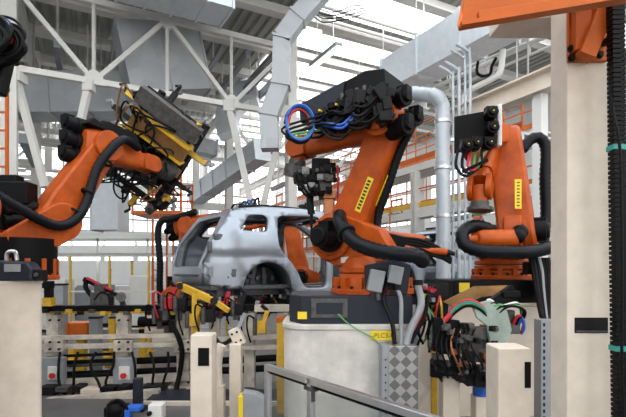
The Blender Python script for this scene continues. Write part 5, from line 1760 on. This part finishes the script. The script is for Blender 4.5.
mezz(8.3, 6.5, 26, 4.55, 1.3, 'upper mezzanine deck with orange railings behind the middle robot arm', seed=1)
mezz(8.3, 6.5, 26, 3.25, 1.3, 'middle mezzanine deck with orange railings behind the middle robot arm', seed=2)
mezz(7.9, 10.6, 26, 2.25, 1.2, 'lowest conveyor deck with orange edge behind the middle robot shoulder', seed=3)
mezz(11.5, 8.5, 26, 5.6, 1.0, 'topmost far deck with orange railings above the other mezzanine decks', seed=5)
mezz(11.5, 8.5, 26, 4.0, 1.0, 'inner far deck with orange railings seen between the mezzanine decks', seed=7)
for i, w in enumerate((9.9, 13.6, 17.9, 22.2)):
    for j, uu in enumerate((8.25, 11.6)):
        column(uu, w, .2, '%s mezzanine column on the %s side of the decks' % (('nearest', 'second', 'third', 'farthest')[i], ('railing', 'inner')[j]), h=6.0 if j else 4.4, m='steelwhite', name='mezzanine_column')
wbeam(8.3, 9.5, 26, 6.2, .3, 'white girder above the upper mezzanine deck')
rnd = random.Random(31)
words_ = ['first', 'second', 'third', 'fourth', 'fifth', 'sixth', 'seventh', 'eighth', 'ninth', 'tenth']
for lvl, (uu, zz, nm) in enumerate(((8.6, 4.6, 'upper'), (8.6, 3.3, 'middle'), (8.2, 2.3, 'lowest'))):
    for i in range(10):
        w = 11.3 + i * 1.38
        c = H(uu + rnd.random() * .4, w, zz)
        s_ = rnd.uniform(.4, .75)
        m_ = ('grey', 'orange2', 'steelwhite', 'yellow', 'grey', 'orange2')[(i * 5 + lvl) % 6]
        t = thing('conveyor_carrier', '%s-coloured carrier frame on the %s mezzanine deck, %s along it' % (dict(grey='grey', orange2='orange', steelwhite='white', yellow='yellow')[m_], nm, words_[i]), 'carrier', c, 0, 'carriers on the mezzanine decks')
        for a in (-1, 1):
            MB().bar(c + W * a * s_ * .5, c + W * a * s_ * .5 + Z1 * s_, .045).build('upright', m_, t, smooth=0)
        MB().bar(c - W * s_ * .55 + Z1 * s_, c + W * s_ * .55 + Z1 * s_, .05).build('top_bar', m_, t, smooth=0)
        MB().bar(c - W * s_ * .5 + Z1 * .06, c + W * s_ * .5 + Z1 * .06, .3, .06).build('tray', 'grey', t, smooth=0)

# thin pipes, rods and lamps filling the bright far bays
rnd = random.Random(77)
def far(name, lab, cat, grp, m_, fn, n):
    for i in range(n):
        mb, c = fn()
        t = thing(name, lab, cat, c, 0, grp)
        mb[0].build(mb[1], m_, t, smooth=0)
        mb[2].build(mb[3], 'steelwhite', t, smooth=0)
import itertools
seq_u, seq_w = itertools.count(), itertools.count()
def pipe_u():
    i_ = next(seq_u)
    w = 18.1 + i_ * .30 if i_ < 16 else 24.0 + (i_ - 16) * .28
    L = rnd.uniform(3, 7)
    u0, z = rnd.uniform(-9, 7.6 - L), rnd.uniform(3.4, 8.3)
    a, b = H(u0, w, z), H(u0 + L, w, z)
    c = a.lerp(b, rnd.choice((.2, .5, .8)))
    k = MB().bar(c, V((c.x, c.y, ZC - .09)), .04)
    return (MB().bar(a, b, rnd.uniform(.06, .16), rnd.uniform(.06, .25)), 'pipe_run', k, 'drop_rod'), a
def pipe_w():
    i_ = next(seq_w)
    u, w0, L, z = -7.6 + i_ * .70, rnd.uniform(12.3, 13.5), rnd.uniform(2.2, 3.5), rnd.uniform(4.6, 8.3)
    a, b = H(u, w0, z), H(u, w0 + L, z)
    c = a.lerp(b, rnd.choice((.2, .5, .8)))
    k = MB().bar(c, V((c.x, c.y, ZC - .09)), .04)
    return (MB().bar(a, b, rnd.uniform(.06, .2), rnd.uniform(.06, .3)), 'pipe_run', k, 'drop_rod'), a
far('service_pipe', 'thin white service pipe crossing the bright far bay', 'pipe', 'white pipes across the far bays', 'steelwhite', pipe_u, 26)
far('service_pipe', 'grey service channel running back through the far bay', 'pipe', 'grey channels running back', 'grey', pipe_w, 22)
def lamp():
    u, w, z = rnd.uniform(-8, 6.3), rnd.uniform(17.9, 22.8), rnd.uniform(4.2, 5.6)
    a, b = H(u, w, z), H(u + 1.4, w, z)
    return (MB().bar(a, b, .16, .07), 'tube', MB().bar(a + Z1 * .1, b + Z1 * .1, .24, .09).bar(a + Z1 * .1, V((a.x, a.y, ZC - .09)), .02).bar(b + Z1 * .1, V((b.x, b.y, ZC - .09)), .02), 'housing'), a
far('batten_light', 'small fluorescent batten hanging in the far bay', 'ceiling light', 'battens in the far bays', 'tube', lamp, 14)
# orange guard lattices under the decks
for i, (uu, w, z, h) in enumerate(((6.4, 12.5, 2.3, 1.1), (6.4, 15.5, 2.3, 1.1), (6.2, 18.5, 2.2, 1.4), (6.2, 21.5, 2.2, 1.4))):
    t = thing('guard_lattice', 'orange guard lattice under the mezzanine, %s from the right' % ('first', 'second', 'third', 'fourth')[i], 'lattice', H(uu, w, 0))
    for k_ in range(4):
        MB().bar(H(uu, w + k_ * .8, 0), H(uu, w + k_ * .8, z + h), .045).build('upright', 'orange2', t, smooth=0)
    for k_ in range(4):
        MB().bar(H(uu, w, z + h * k_ / 3), H(uu, w + 2.4, z + h * k_ / 3), .045).build('rail', 'orange2', t, smooth=0)

# distant floor cabinets and machine housings in the bright left bay
cab = [(50, 12.0, .8, 1.4, 'white', 'white control cabinet far left behind the grey column'), (92, 13.0, .9, 1.2, 'grey', 'grey control cabinet behind the swing clamp'),
       (140, 12.5, .6, 1.5, 'white', 'white control cabinet below the orange platform'), (120, 15.0, 1.2, 1.1, 'white', 'wide white machine housing at the far end of the left bay'),
       (66, 16.0, 1.4, 1.0, 'grey', 'wide grey machine housing at the far end of the left bay'), (410, 13.0, 1.0, 1.5, 'grey', 'grey cabinet behind the middle robot cylinder')]
for px, d, w, h, m_, lab in cab:
    c = V((P(px, 300, d).x, d, 0))
    t = thing('control_cabinet', lab, 'cabinet', c)
    MB().box2((c.x - w / 2, d, .1), (c.x + w / 2, d + .5, h)).build('housing', m_, t, bevel=.01, smooth=0)
    MB().box2((c.x - w / 2 + .04, d - .012, .15), (c.x - .01, d, h - .05)).build('door', m_, t, smooth=0)
    MB().box2((c.x + .01, d - .012, .15), (c.x + w / 2 - .04, d, h - .05)).build('door', m_, t, smooth=0)
    MB().box2((c.x - w / 2, d, 0), (c.x + w / 2, d + .5, .1)).build('plinth', 'dark', t, smooth=0)
# light safety fence in the left bay
t = thing('safety_fence', 'pale mesh safety fence across the far left bay', 'fence', P(100, 330, 11.5))
for i in range(9):
    x = -7.2 + i * 1.0
    MB().bar((x, 11.5, 0), (x, 11.5, 2.0), .045).build('post', 'yellow', t, smooth=0)
for z in (.15, 1.1, 2.0):
    MB().bar((-7.2, 11.5, z), (.8, 11.5, z), .04).build('rail', 'steelwhite', t, smooth=0)
